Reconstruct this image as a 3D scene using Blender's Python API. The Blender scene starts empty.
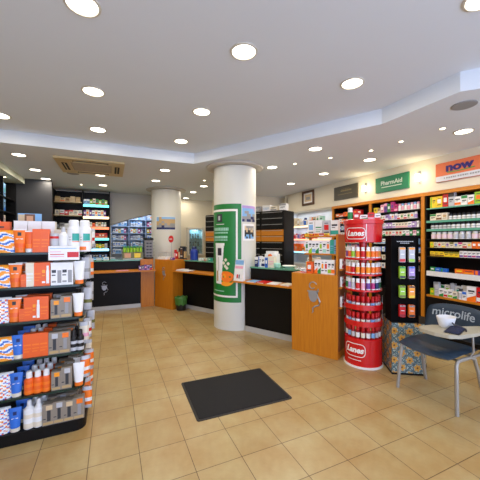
import bpy, math, random
from mathutils import Vector, Matrix
R = random.Random(7)
SC = bpy.context.scene
COL = SC.collection
PI = math.pi
HC = 1.45                        # eye height
YAW = math.radians(24)
ZL, ZU = 2.69, 2.857             # lower and raised ceiling

def sight(px, Y):                # plan X where the sight line of column px crosses depth Y
    t = (px - 240) / 288.0
    return Y * (math.sin(YAW) + t * math.cos(YAW)) / (math.cos(YAW) - t * math.sin(YAW))

# ------------------------------------------------------------------ materials
def lin(c):
    return tuple(((x / 255.0) / 12.92 if x / 255.0 <= .04045 else ((x / 255.0 + .055) / 1.055) ** 2.4) for x in c) + (1,)
_M = {}
def M(name, rgb, rough=.5, metal=0.0, noise=.05, scale=30, emit=0, coat=0, spec=.5):
    if name in _M: return _M[name]
    m = bpy.data.materials.new(name); m.use_nodes = True
    nt = m.node_tree; b = nt.nodes['Principled BSDF']
    c = lin(rgb)
    b.inputs['Roughness'].default_value = rough
    b.inputs['Metallic'].default_value = metal
    b.inputs['Specular IOR Level'].default_value = spec
    if coat: b.inputs['Coat Weight'].default_value = coat
    if emit:
        b.inputs['Base Color'].default_value = c
        b.inputs['Emission Color'].default_value = c
        b.inputs['Emission Strength'].default_value = emit
    else:
        n = nt.nodes.new('ShaderNodeTexNoise'); n.inputs['Scale'].default_value = scale
        tc = nt.nodes.new('ShaderNodeTexCoord'); nt.links.new(tc.outputs['Object'], n.inputs['Vector'])
        r = nt.nodes.new('ShaderNodeMix'); r.data_type = 'RGBA'
        r.inputs[6].default_value = tuple(x * (1 - noise) for x in c[:3]) + (1,)
        r.inputs[7].default_value = tuple(min(1, x * (1 + noise)) for x in c[:3]) + (1,)
        nt.links.new(n.outputs['Fac'], r.inputs[0]); nt.links.new(r.outputs[2], b.inputs['Base Color'])
    _M[name] = m
    return m

PAL = dict(
    orange=(248, 122, 30), deeporange=(238, 98, 30), amber=(250, 158, 30), white=(238, 238, 236), cream=(232, 222, 200), grey=(150, 150, 150),
    silver=(190, 192, 196), black=(16, 16, 18), red=(206, 24, 26), darkred=(150, 20, 30), pink=(238, 170, 190), magenta=(190, 50, 120),
    purple=(110, 60, 150), lilac=(180, 150, 210), blue=(40, 108, 206), navy=(26, 40, 96), sky=(130, 180, 226), teal=(50, 165, 150),
    green=(40, 140, 70), lime=(150, 200, 40), yellow=(244, 208, 40), brown=(120, 76, 40), beige=(214, 190, 150), tan=(190, 160, 110),
    olive=(110, 110, 50), mint=(170, 220, 200), darkgreen=(10, 80, 50), charcoal=(50, 52, 56), skin=(214, 160, 120), blush=(232, 206, 212), taupe=(142, 132, 118))
def C(n):
    return M('packaging ' + n, PAL[n], .38, 0, .04, 40)

def wood(name, c1, c2, rough=.4, axis=2):
    m = bpy.data.materials.new(name); m.use_nodes = True; nt = m.node_tree; b = nt.nodes['Principled BSDF']
    tc = nt.nodes.new('ShaderNodeTexCoord'); mp = nt.nodes.new('ShaderNodeMapping')
    s = [26, 26, 26]; s[axis] = 1.6; mp.inputs['Scale'].default_value = s
    n = nt.nodes.new('ShaderNodeTexNoise'); n.inputs['Scale'].default_value = 2.2; n.inputs['Detail'].default_value = 5
    r = nt.nodes.new('ShaderNodeValToRGB'); r.color_ramp.elements[0].position = .3; r.color_ramp.elements[1].position = .7
    r.color_ramp.elements[0].color = lin(c1); r.color_ramp.elements[1].color = lin(c2)
    L = nt.links.new
    L(tc.outputs['Object'], mp.inputs[0]); L(mp.outputs[0], n.inputs['Vector']); L(n.outputs['Fac'], r.inputs[0]); L(r.outputs[0], b.inputs['Base Color'])
    b.inputs['Roughness'].default_value = rough
    return m

def tile_floor():
    m = bpy.data.materials.new('ceramic floor tiles'); m.use_nodes = True; nt = m.node_tree; b = nt.nodes['Principled BSDF']
    L = nt.links.new
    tc = nt.nodes.new('ShaderNodeTexCoord'); mp = nt.nodes.new('ShaderNodeMapping')
    mp.inputs['Location'].default_value = (.14 + 20 * .312, -2.38 + 30 * .312, 0)
    br = nt.nodes.new('ShaderNodeTexBrick'); br.offset = 0; br.squash = 1
    br.inputs['Scale'].default_value = 1; br.inputs['Brick Width'].default_value = .312; br.inputs['Row Height'].default_value = .312
    br.inputs['Mortar Size'].default_value = .0026; br.inputs['Mortar Smooth'].default_value = .3
    br.inputs['Color1'].default_value = lin((194, 174, 126)); br.inputs['Color2'].default_value = lin((186, 164, 114)); br.inputs['Mortar'].default_value = lin((104, 84, 56))
    n1 = nt.nodes.new('ShaderNodeTexNoise'); n1.inputs['Scale'].default_value = 3.2; n1.inputs['Detail'].default_value = 6
    n2 = nt.nodes.new('ShaderNodeTexNoise'); n2.inputs['Scale'].default_value = 26; n2.inputs['Detail'].default_value = 4
    rp = nt.nodes.new('ShaderNodeValToRGB'); rp.color_ramp.elements[0].position = .38; rp.color_ramp.elements[1].position = .66
    rp.color_ramp.elements[0].color = lin((236, 214, 186)); rp.color_ramp.elements[1].color = (1, 1, 1, 1)
    r2 = nt.nodes.new('ShaderNodeValToRGB'); r2.color_ramp.elements[0].color = lin((224, 218, 206)); r2.color_ramp.elements[1].color = (1, 1, 1, 1)
    m1 = nt.nodes.new('ShaderNodeMix'); m1.data_type = 'RGBA'; m1.blend_type = 'MULTIPLY'; m1.inputs[0].default_value = .75
    m2 = nt.nodes.new('ShaderNodeMix'); m2.data_type = 'RGBA'; m2.blend_type = 'MULTIPLY'; m2.inputs[0].default_value = .7
    L(tc.outputs['Object'], mp.inputs[0]); L(mp.outputs[0], br.inputs['Vector'])
    L(tc.outputs['Object'], n1.inputs['Vector']); L(tc.outputs['Object'], n2.inputs['Vector'])
    L(n1.outputs['Fac'], rp.inputs[0]); L(n2.outputs['Fac'], r2.inputs[0])
    L(br.outputs['Color'], m1.inputs[6]); L(rp.outputs[0], m1.inputs[7]); L(m1.outputs[2], m2.inputs[6]); L(r2.outputs[0], m2.inputs[7])
    L(m2.outputs[2], b.inputs['Base Color'])
    bp = nt.nodes.new('ShaderNodeBump'); bp.inputs['Strength'].default_value = .15; bp.inputs['Distance'].default_value = .002; bp.invert = True
    L(br.outputs['Fac'], bp.inputs['Height']); L(bp.outputs[0], b.inputs['Normal'])
    b.inputs['Roughness'].default_value = .34; b.inputs['Specular IOR Level'].default_value = .45
    return m

def flower_tiles():              # blue-grey majolica pattern with amber rosettes, in uv metres
    m = bpy.data.materials.new('majolica print'); m.use_nodes = True; nt = m.node_tree; b = nt.nodes['Principled BSDF']; L = nt.links.new
    uv = nt.nodes.new('ShaderNodeUVMap'); sp = nt.nodes.new('ShaderNodeSeparateXYZ'); L(uv.outputs[0], sp.inputs[0])
    def mt(op, a, bb=None, c=None):
        n = nt.nodes.new('ShaderNodeMath'); n.operation = op
        for i, x in enumerate((a, bb, c)):
            if x is None: continue
            if isinstance(x, (int, float)): n.inputs[i].default_value = x
            else: L(x, n.inputs[i])
        return n.outputs[0]
    u = mt('MULTIPLY', mt('ADD', sp.outputs[0], sp.outputs[1]), 6.4); v = mt('MULTIPLY', mt('SUBTRACT', sp.outputs[0], sp.outputs[1]), 6.4)
    fu = mt('SUBTRACT', mt('FRACT', u), .5); fv = mt('SUBTRACT', mt('FRACT', v), .5)
    r = mt('SQRT', mt('ADD', mt('MULTIPLY', fu, fu), mt('MULTIPLY', fv, fv)))
    ang = mt('ARCTAN2', fv, fu)
    pet = mt('ADD', .31, mt('MULTIPLY', mt('COSINE', mt('MULTIPLY', ang, 6)), .06))
    flower = mt('LESS_THAN', r, pet); core = mt('LESS_THAN', r, .09); ring = mt('LESS_THAN', mt('ABSOLUTE', mt('SUBTRACT', r, .42)), .022)
    edge = mt('GREATER_THAN', mt('MAXIMUM', mt('ABSOLUTE', fu), mt('ABSOLUTE', fv)), .46)
    col = None
    def mix(f, a, c):
        n = nt.nodes.new('ShaderNodeMix'); n.data_type = 'RGBA'
        if isinstance(f, float): n.inputs[0].default_value = f
        else: L(f, n.inputs[0])
        for i, x in ((6, a), (7, c)):
            if isinstance(x, tuple): n.inputs[i].default_value = lin(x)
            else: L(x, n.inputs[i])
        return n.outputs[2]
    nz = nt.nodes.new('ShaderNodeTexNoise'); nz.inputs['Scale'].default_value = 45; L(uv.outputs[0], nz.inputs['Vector'])
    base = mix(mt('GREATER_THAN', nz.outputs['Fac'], .52), (98, 128, 134), (168, 180, 168))
    col = mix(edge, base, (70, 92, 96)); col = mix(ring, col, (66, 62, 52)); col = mix(flower, col, (206, 150, 56)); col = mix(core, col, (110, 64, 24))
    L(col, b.inputs['Base Color']); b.inputs['Roughness'].default_value = .55
    return m

def glass(name, tint, alpha=.25, rough=.05):
    m = bpy.data.materials.new(name); m.use_nodes = True; nt = m.node_tree; nt.nodes.clear(); L = nt.links.new
    o = nt.nodes.new('ShaderNodeOutputMaterial'); t = nt.nodes.new('ShaderNodeBsdfTransparent'); t.inputs[0].default_value = lin(tint)
    p = nt.nodes.new('ShaderNodeBsdfPrincipled'); p.inputs['Base Color'].default_value = lin(tint); p.inputs['Roughness'].default_value = rough
    x = nt.nodes.new('ShaderNodeMixShader'); x.inputs[0].default_value = alpha
    L(t.outputs[0], x.inputs[1]); L(p.outputs[0], x.inputs[2]); L(x.outputs[0], o.inputs[0])
    return m

ORW = wood('orange beech veneer', (188, 112, 18), (204, 128, 26), .42)
ORH = wood('orange beech veneer flat', (194, 116, 18), (208, 130, 26), .42, 0)
BLK = M('black laminate', (14, 13, 13), .45, 0, .1, 6, spec=.2)
DKG = M('dark grey panel', (46, 47, 50), .5, 0, .06, 4)
WALLM = M('cream wall paint', (226, 218, 196), .75, 0, .02, 3)
CEIL = M('ceiling paint', (218, 224, 229), .85, 0, .015, 2)
COLM = M('column paint', (216, 216, 206), .42, 0, .02, 3)
STL = M('brushed steel', (176, 178, 182), .3, 1, .05, 20)
SILV = M('silver emblem', (170, 172, 178), .4, .6, .05, 20)
KICK = M('aluminium kickboard', (196, 196, 194), .45, .3, .03, 20)
GREENGL = M('green glass', (96, 164, 138), .12, 0, .05, 10, spec=.7)
REDP = M('red lacquer', (206, 20, 24), .25, 0, .04, 6, coat=.3)
LED_W = M('warm strip glow', (255, 214, 160), .5, emit=2.6)
LED_P = M('coral strip glow', (255, 170, 130), .5, emit=2.2)
LED_C = M('cool strip glow', (150, 220, 255), .5, emit=2.4)
LED_T = M('turquoise strip glow', (120, 245, 240), .5, emit=1.5)
LED_O = M('orange strip glow', (255, 130, 90), .5, emit=1.8)
LAMPM = M('lamp diffuser', (255, 246, 226), .5, emit=9)
SPOTM = M('spot lens', (255, 240, 205), .5, emit=14)

# ------------------------------------------------------------------ mesh builder
class MB:
    def __init__(s): s.v = []; s.f = []; s.m = []; s.s = []; s.mats = []; s.uv = {}
    def mi(s, m):
        if m not in s.mats: s.mats.append(m)
        return s.mats.index(m)
    def add(s, vs, fs, m, smooth=False, xf=None):
        o = len(s.v); s.v += [tuple(xf(v)) if xf else tuple(v) for v in vs]
        k = s.mi(m)
        for f in fs: s.f.append(tuple(i + o for i in f)); s.m.append(k); s.s.append(smooth)
        return s
    def box(s, x0, x1, y0, y1, z0, z1, m, xf=None):
        v = [(x, y, z) for z in (z0, z1) for y in (y0, y1) for x in (x0, x1)]
        return s.add(v, [(0, 2, 3, 1), (4, 5, 7, 6), (0, 1, 5, 4), (2, 6, 7, 3), (0, 4, 6, 2), (1, 3, 7, 5)], m, False, xf)
    def prism(s, poly, z0, z1, m, xf=None, smooth=False):
        n = len(poly)
        if sum(poly[i][0] * poly[(i + 1) % n][1] - poly[(i + 1) % n][0] * poly[i][1] for i in range(n)) < 0: poly = poly[::-1]
        v = [(x, y, z0) for x, y in poly] + [(x, y, z1) for x, y in poly]
        s.add(v, [tuple(range(n - 1, -1, -1)), tuple(range(n, 2 * n))], m, False, xf)
        return s.add(v, [(i, (i + 1) % n, n + (i + 1) % n, n + i) for i in range(n)], m, smooth, xf)
    def lathe(s, prof, m, seg=14, cx=0, cy=0, sx=1, sy=1, cap=True, xf=None, a0=0):
        """prof: [(r, z, material of the band that starts here)]"""
        n = len(prof)
        v = [(cx + r * sx * math.cos(a0 + 2 * PI * k / seg), cy + r * sy * math.sin(a0 + 2 * PI * k / seg), z) for (r, z, *_) in prof for k in range(seg)]
        for i in range(n - 1):
            mm = prof[i][2] if len(prof[i]) > 2 else m
            s.add(v[i * seg:(i + 2) * seg], [(k, (k + 1) % seg, seg + (k + 1) % seg, seg + k) for k in range(seg)], mm, True, xf)
        if cap:
            s.add(v[:seg], [tuple(range(seg - 1, -1, -1))], prof[0][2] if len(prof[0]) > 2 else m, False, xf)
            s.add(v[-seg:], [tuple(range(seg))], (prof[-1][2] if len(prof[-1]) > 2 else m), False, xf)
        return s
    def tube(s, pts, r, m, seg=8, sq=None):
        P = [Vector(p) for p in pts]; rings = []
        up = Vector((0, 0, 1))
        for i, p in enumerate(P):
            t = (P[min(i + 1, len(P) - 1)] - P[max(i - 1, 0)]).normalized()
            a = t.cross(up)
            if a.length < .05: a = t.cross(Vector((0, 1, 0)))
            a.normalize(); b = a.cross(t).normalized()
            rr = r[i] if isinstance(r, (list, tuple)) else r
            rings.append([p + a * rr * math.cos(2 * PI * k / seg) + b * rr * math.sin(2 * PI * k / seg) for k in range(seg)])
        v = [q for g in rings for q in g]; n = len(rings)
        s.add(v, [(i * seg + k, i * seg + (k + 1) % seg, (i + 1) * seg + (k + 1) % seg, (i + 1) * seg + k) for i in range(n - 1) for k in range(seg)], m, True)
        s.add(rings[0], [tuple(range(seg))], m); s.add(rings[-1], [tuple(range(seg - 1, -1, -1))], m)
        return s
    def decal(s, x0, x1, z0, z1, y, m):          # printed patch on a face that looks along -y
        return s.add([(x0, y, z0), (x1, y, z0), (x1, y, z1), (x0, y, z1)], [(0, 1, 2, 3)], m)
    def mesh(s, name):
        me = bpy.data.meshes.new(name); me.from_pydata(s.v, [], s.f)
        for m in s.mats: me.materials.append(m)
        me.polygons.foreach_set('material_index', s.m); me.polygons.foreach_set('use_smooth', s.s); me.update()
        return me
    def obj(s, name, parent=None, loc=(0, 0, 0), rz=0, bevel=0):
        o = link(name, s.mesh(name), parent, loc, rz)
        if bevel:
            b = o.modifiers.new('edge', 'BEVEL'); b.width = bevel; b.segments = 2; b.limit_method = 'ANGLE'; b.angle_limit = math.radians(40)
        return o

def link(name, data, parent=None, loc=(0, 0, 0), rz=0):
    o = bpy.data.objects.new(name, data); COL.objects.link(o)
    o.location = loc; o.rotation_euler = (0, 0, rz)
    if parent: o.parent = parent
    return o
LABELS = {}
def tag(o, label, cat, group=None):
    n = len(label.replace(',', ' ').split())
    if n > 16 or n < 4: print('LABEL LENGTH', n, label)
    if label in LABELS and not group: print('DUP LABEL', label)
    if label in LABELS: print('DUP', label)
    LABELS[label] = 1
    o['label'] = label; o['category'] = cat
    if group: o['group'] = group
    return o
def thing(name, label, cat, loc=(0, 0, 0), rz=0, group=None):
    return tag(link(name, None, None, loc, rz), label, cat, group)
def struct(mb, name, bevel=0):
    o = mb.obj(name, bevel=bevel); o['kind'] = 'structure'; return o
ORD = 'first second third fourth fifth sixth seventh eighth ninth tenth eleventh twelfth thirteenth fourteenth fifteenth sixteenth seventeenth eighteenth nineteenth twentieth'.split()

def text_mesh(s, size, extrude, mat, shear=0, bold=0, align='CENTER'):
    cu = bpy.data.curves.new('t', 'FONT'); cu.body = s; cu.size = size; cu.extrude = extrude; cu.shear = shear; cu.offset = bold
    cu.align_x = align; cu.align_y = 'CENTER'; cu.resolution_u = 4
    o = bpy.data.objects.new('t', cu); COL.objects.link(o)
    me = bpy.data.meshes.new_from_object(o.evaluated_get(bpy.context.evaluated_depsgraph_get()))
    bpy.data.objects.remove(o); me.materials.clear(); me.materials.append(mat)
    return me
def xz(me):                                      # text lies in xy: stand it up to look along -y
    me.transform(Matrix.Rotation(PI / 2, 4, 'X')); return me

# ------------------------------------------------------------------ packaging kinds
def rr(w, d, r, n=4):                            # rounded rectangle outline
    out = []
    for (cx, cy, a) in ((w / 2 - r, d / 2 - r, 0), (-w / 2 + r, d / 2 - r, 90), (-w / 2 + r, -d / 2 + r, 180), (w / 2 - r, -d / 2 + r, 270)):
        for k in range(n + 1):
            t = math.radians(a + 90 * k / n); out.append((cx + r * math.cos(t), cy + r * math.sin(t)))
    return out
_K = {}
def kind(key, name, cat, desc, w, d, h, parts):
    _K[key] = dict(name=name, cat=cat, desc=desc, w=w, d=d, h=h, parts=parts); return _K[key]

def carton(base, acc, w=.06, d=.05, h=.11, style='band', acc2=None, desc=None, name='carton'):
    key = ('carton', base, acc, w, d, h, style, acc2)
    if key in _K: return _K[key]
    b = MB(); b.box(-w / 2, w / 2, -d / 2, d / 2, 0, h, C(base)); y = -d / 2 - .0007; A = C(acc); T = C(acc2 or ('charcoal' if base not in ('charcoal', 'black', 'navy') else 'white'))
    f = lambda x0, x1, z0, z1, m: b.decal(w * (x0 - .5), w * (x1 - .5), h * z0, h * z1, y, m)
    if style == 'band': f(.0, 1, .08, .34, A); f(.14, .86, .62, .74, T); f(.14, .6, .5, .55, T)
    elif style == 'top': f(0, 1, .68, .97, A); f(.15, .85, .42, .52, T); f(.15, .6, .3, .35, T)
    elif style == 'logo': f(.2, .8, .38, .72, A); f(.15, .85, .2, .27, T); f(.25, .75, .8, .85, T)
    elif style == 'stripe': f(.08, .34, .04, .96, A); f(.44, .92, .6, .7, T); f(.44, .8, .45, .5, T)
    elif style == 'split':
        b.add([(-w / 2, y, 0), (w / 2, y, 0), (w / 2, y, h * .45), (-w / 2, y, h * .2)], [(0, 1, 2, 3)], A); f(.15, .85, .64, .76, T); f(.2, .7, .53, .58, T)
    elif style == 'picture':
        f(.56, .9, .1, .66, A); f(.6, .86, .66, .86, C('white')); f(.08, .45, .55, .68, T); f(.08, .4, .42, .47, T); f(.08, .45, .12, .2, A)
    elif style == 'lines': f(.1, .9, .5, .57, A); f(.1, .9, .36, .4, A); f(.1, .7, .24, .28, A)
    return kind(key, name, 'box', desc or f'{base} carton with {acc} print', w, d, h, [(name, b.mesh(name))])

def pill(body, cap, label, r=.024, h=.09, desc=None, name='pill_bottle', band=None, lt=.64, cb=.76):
    key = ('pill', body, cap, label, r, h, band, lt, cb)
    if key in _K: return _K[key]
    b = MB(); B = C(body); Lb = C(label); Cp = C(cap); G = C(band) if band else Lb
    b.lathe([(r * .9, 0, B), (r, h * .04, B), (r, h * .1, Lb), (r, h * lt * .5, G), (r, h * lt * .68, Lb), (r, h * lt, B), (r * .96, h * (cb - .05), B), (r * .66, h * (cb - .01), B), (r * .66, h * cb, Cp), (r * .85, h * cb, Cp), (r * .85, h * .98, Cp), (r * .78, h, Cp)], B, 14)
    return kind(key, name, 'bottle', desc or f'{body} bottle with {cap} lid', r * 2, r * 2, h, [(name, b.mesh(name))])

def tube(body, cap, acc, w=.07, h=.15, d=.04, desc=None, badge='charcoal'):
    key = ('tube', body, cap, acc, w, h, d, badge)
    if key in _K: return _K[key]
    hc = h * .18; b = MB(); N = 18; rings = []
    zs = [0, .04, .25, .5, .75, .93, 1.0]
    for i, t in enumerate(zs):
        z = hc + (h - hc) * t; ww = w / 2 * (.74 + .26 * t); dd = d / 2 * (1 - t) ** .8 + .0025
        rings.append([(ww * math.cos(2 * PI * k / N), dd * math.sin(2 * PI * k / N), z) for k in range(N)])
    for i in range(len(rings) - 1):
        m = C(acc) if i == 1 else (C('white') if i == 5 and acc != body else C(body))
        b.add(rings[i] + rings[i + 1], [(k, (k + 1) % N, N + (k + 1) % N, N + k) for k in range(N)], m, True)
    b.add(rings[-1], [tuple(range(N))], C(body)); b.add(rings[0], [tuple(range(N - 1, -1, -1))], C(body))
    if badge:
        b.decal(-w * .13, w * .13, hc + (h - hc) * .64, hc + (h - hc) * .82, -d * .27, C(badge)); b.decal(-w * .25, w * .25, hc + (h - hc) * .46, hc + (h - hc) * .5, -d * .34, C('white'))
    c = MB(); c.lathe([(w * .33, 0), (w * .36, hc * .1), (w * .36, hc * .9), (w * .33, hc)], C(cap), 18, sy=d * .9 / (w * .72))
    return kind(key, 'cream_tube', 'tube', desc or f'{body} cream tube on {cap} cap', w, d, h, [('tube_body', b.mesh('tube_body')), ('cap', c.mesh('cap'))])

def spray(body, cap, acc, r=.03, h=.17, desc=None, tall=.24, name='lotion_bottle', shoulder=.62):
    key = ('spray', body, cap, acc, r, h, tall, shoulder)
    if key in _K: return _K[key]
    b = MB(); hb = h * (1 - tall); B = C(body); A = C(acc)
    b.lathe([(r * .92, 0, B), (r, .006, A), (r, hb * .26, B), (r, hb * .48, A), (r, hb * .66, B), (r, hb * .84, B), (r * shoulder * 1.25, hb * .95, B), (r * shoulder, hb, B)], B, 18)
    c = MB(); c.lathe([(r * shoulder * .98, hb), (r * shoulder, hb + .002), (r * shoulder * .95, h * .94), (r * shoulder * .75, h * .985), (r * shoulder * .35, h)], C(cap), 16)
    return kind(key, name, 'bottle', desc or f'{body} lotion bottle with {cap} cap', r * 2, r * 2, h, [('bottle_body', b.mesh('bottle_body')), ('cap', c.mesh('cap'))])

def pouch(cols, w=.15, h=.17, d=.07, style='stripes', desc=''):
    key = ('pouch', cols, w, h, d, style)
    if key in _K: return _K[key]
    b = MB(); nx, nz = 16, 26
    def sh(i, j, s):
        u = i / nx; v = j / nz; x = w * (u - .5) * (1 - .12 * v); bul = (math.sin(PI * u) ** .5) * (1 - v ** 2.2) ** .6
        return (x, s * (.004 + d / 2 * bul), h * v - .0 + .008 * math.sin(PI * u) * 0)
    rg = random.Random(str(key))
    for s in (-1, 1):
        V = [sh(i, j, s) for j in range(nz + 1) for i in range(nx + 1)]
        for j in range(nz):
            for i in range(nx):
                f = (j * (nx + 1) + i, j * (nx + 1) + i + 1, (j + 1) * (nx + 1) + i + 1, (j + 1) * (nx + 1) + i)
                if style == 'stripes': q = ['white', 'white', cols[0], cols[0], cols[0], 'white', cols[1], cols[1]][int(j + 1.6 * math.sin(i * .55 + .3 * j) + 20) % 8]
                else: q = rg.choice(['white', cols[0], cols[1], cols[1], cols[2], cols[2]]) if (i // 2 + j // 2) % 2 else 'white'
                if j >= nz - 2: q = 'white' if style != 'stripes' else cols[0]
                b.add([V[k] for k in f], [(0, 1, 2, 3) if s < 0 else (3, 2, 1, 0)], C(q), True)
    rim = [sh(i, j, s) for s in (1, -1) for j, i in []]
    for j in range(nz):
        for i in (0, nx):
            a, c2 = sh(i, j, -1), sh(i, j + 1, -1); e, g = sh(i, j + 1, 1), sh(i, j, 1)
            b.add([a, c2, e, g], [(0, 1, 2, 3)], C('white'))
    b.add([sh(0, 0, -1), sh(nx, 0, -1), sh(nx, 0, 1), sh(0, 0, 1)], [(0, 1, 2, 3)], C('white'))
    b.add([sh(i, 0, -1) for i in range(nx + 1)] + [sh(i, 0, 1) for i in range(nx, -1, -1)], [tuple(range(2 * nx + 2))], C(cols[0]))
    b.add([sh(i, nz, -1) for i in range(nx + 1)] + [sh(i, nz, 1) for i in range(nx, -1, -1)], [tuple(range(2 * nx + 2))], C('white'))
    return kind(key, 'gift_pouch', 'pouch', desc, w, d + .01, h, [('gift_pouch', b.mesh('gift_pouch'))])

def clearbox(w=.062, d=.06, h=.15, liq='charcoal', cap='amber', desc=''):
    """clear presentation box with a bottle printed behind its window"""
    key = ('clear', w, d, h, liq, cap)
    if key in _K: return _K[key]
    b = MB(); b.box(-w / 2, w / 2, -d / 2, d / 2, 0, h, C('taupe')); y = -d / 2 - .0007
    b.decal(-w * .42, w * .42, h * .04, h * .16, y, C('tan')); b.decal(-w * .1, w * .2, h * .2, h * .7, y, C(liq)); b.decal(-w * .2, w * .35, h * .72, h * .94, y, C(cap)); b.decal(-w * .45, -w * .2, h * .3, h * .34, y, C('charcoal'))
    return kind(key, 'gift_carton', 'box', desc, w, d, h, [('gift_carton', b.mesh('gift_carton'))])

def place(k, x, y, z, rz, label, group=None):
    P = k['parts']
    if len(P) == 1: return tag(link(k['name'], P[0][1], None, (x, y, z), rz), label, k['cat'], group)
    t = thing(k['name'], label, k['cat'], (x, y, z), rz, group)
    for n, me in P: link(n, me, t)
    return t

def row(kinds, p0, ang, z, fmt, group, gap=.006, limit=None, name=None):
    """stand KINDS side by side from p0 along local +x of ANG, fronts on the line; FMT gets {d} and {o}"""
    ux = Vector((math.cos(ang), math.sin(ang))); bk = Vector((-math.sin(ang), math.cos(ang))); run = 0; i = 0
    for k in kinds:
        if k is None: run += .05; continue
        if isinstance(k, float): run += k; continue
        if limit and run + k['w'] > limit: break
        c = Vector(p0) + ux * (run + k['w'] / 2) + bk * (k['d'] / 2 + .012)
        o = place(k, c.x, c.y, z, ang, fmt.format(d=k['desc'], o=ORD[i] if i < 20 else 'last'), group)
        if name and k['name'] == 'carton': o.name = name
        run += k['w'] + gap; i += 1
    return run

# ------------------------------------------------------------------ room shell
b = MB(); b.box(-2.4, 4.95, -1.7, 10.6, -.1, 0, tile_floor()); struct(b, 'floor')
b = MB(); b.prism([(-2.4, 4.57), (1.225, 4.59), (2.64, 2.2), (2.66, 1.45), (2.95, 1.15), (2.95, -1.7), (4.95, -1.7), (4.95, 10.6), (-2.4, 10.6)], ZL, ZU, CEIL)
struct(b, 'ceiling')
b = MB(); b.box(-2.4, 4.95, -1.7, 10.6, ZU, ZU + .08, CEIL); struct(b, 'ceiling_raised')
b = MB(); b.box(-2.4, -2.25, -1.7, 10.6, 0, ZU, WALLM); struct(b, 'wall_left')
b = MB(); b.box(4.78, 4.95, -1.7, 7.2, 0, ZL, WALLM); b.box(4.43, 4.78, -1.7, 6.75, 2.185, ZL, WALLM); b.box(4.43, 4.78, -1.7, .97, 0, 2.185, WALLM); b.box(4.43, 4.78, 6.7, 6.85, 0, ZL, WALLM)
struct(b, 'wall_right')
b = MB(); b.box(1.55, 3.0, 8.75, 8.9, 0, ZL, WALLM); b.box(2.9, 3.05, 7.35, 8.75, 0, ZL, WALLM); b.box(2.9, 4.95, 7.2, 7.35, 0, ZL, WALLM); b.box(-2.25, -.03, 8.32, 8.45, 0, ZL, WALLM)
struct(b, 'wall_back')
b = MB(); b.box(-.3, 3.0, 10.35, 10.5, 0, ZL, M('pale blue store wall', (190, 206, 226), .7)); b.box(-.18, -.03, 8.45, 10.35, 0, ZL, WALLM); b.box(1.55, 1.7, 8.9, 10.35, 0, ZL, WALLM)
struct(b, 'wall_storeroom')
b = MB(); b.box(-2.25, -1.7, -1.7, -1.6, 0, ZU, WALLM); b.box(4.1, 4.8, -1.7, -1.6, 0, ZU, WALLM); b.box(-1.7, 4.1, -1.7, -1.6, 2.55, ZU, WALLM)
struct(b, 'wall_front')
# sloping underside of the stair over the store room opening
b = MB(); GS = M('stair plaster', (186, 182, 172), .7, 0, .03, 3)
yA = 8.3
prof = [(-.03, 1.84), (.2, 1.93), (.47, 2.03), (.75, 2.1), (.95, 2.16), (1.02, 2.19), (1.35, 2.2), (1.35, ZL), (-.03, ZL)]
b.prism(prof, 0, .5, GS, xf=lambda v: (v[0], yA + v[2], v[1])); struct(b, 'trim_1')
b = MB(); b.box(-2.25, -1.6, 4.6, 7.06, 2.58, ZL, M('soffit cream', (214, 220, 196), .6)); struct(b, 'trim_2')

def column(cx, cy, r, nm):
    b = MB(); b.lathe([(r, 0), (r, ZL - .04)], COLM, 56, cx, cy, cap=False)
    b.lathe([(r, ZL - .035), (r + .12, ZL - .03), (r + .125, ZL - .004), (r, ZL)], M('column collar', (196, 190, 178), .6), 56, cx, cy, cap=False)
    o = struct(b, nm); return o
CA = (1.934, 4.557, .36); CB = (1.235, 7.25, .355)
column(*CA, 'column_1'); column(*CB, 'column_2')

# ------------------------------------------------------------------ lights
def lamp(name, kindl, loc, e, col, size=.15, spread=None, ang=None):
    d = bpy.data.lights.new(name, kindl); d.energy = e; d.color = lin(col)[:3]
    if kindl == 'AREA': d.shape = 'DISK'; d.size = size; d.spread = spread or PI
    elif kindl == 'SPOT': d.spot_size = ang or 2.2; d.spot_blend = .6; d.shadow_soft_size = size
    else: d.shadow_soft_size = size
    o = link(name, d, None, loc); return o
WARM = (255, 241, 222)
def downlight(x, y, z, r, e, label, group, small=False):
    nm = 'ceiling_spotlight' if small else 'ceiling_downlight'
    t = thing(nm, label, 'ceiling light', (x, y, z), 0, group)
    b = MB(); b.lathe([(r, -.001), (r * 1.18, -.001), (r * 1.16, -.007), (r * 1.0, -.011), (r * .96, -.004)], M('light trim', (206, 200, 186), .4), 28, cap=False); b.obj('trim_ring', t)
    b = MB(); b.lathe([(r * .96, -.0035), (r * .8, -.006)], SPOTM if small else LAMPM, 28); b.obj('diffuser', t)
    if e: lamp('downlight_lamp', 'AREA', (x, y, z - .016), e, WARM, r * 1.7)
RX = (-.16, .9, 1.97); RY = (.95, 1.95, 3.05, 4.08)
EU, EL = 4.9, 5.4
for i, x in enumerate(RX):
    for j, y in enumerate(RY):
        if i == 2 and j > 1: continue
        downlight(x, y, ZU, .088, EU, f'large round downlight in the raised ceiling, {ORD[j]} back in {("gondola-side", "middle", "counter-side")[i]} line', 'downlights in the raised ceiling')
downlight(-1.15, 4.06, ZU, .088, EU, 'large round downlight by the bulkhead corner above the dark left shelving', 'downlights in the raised ceiling')
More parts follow.
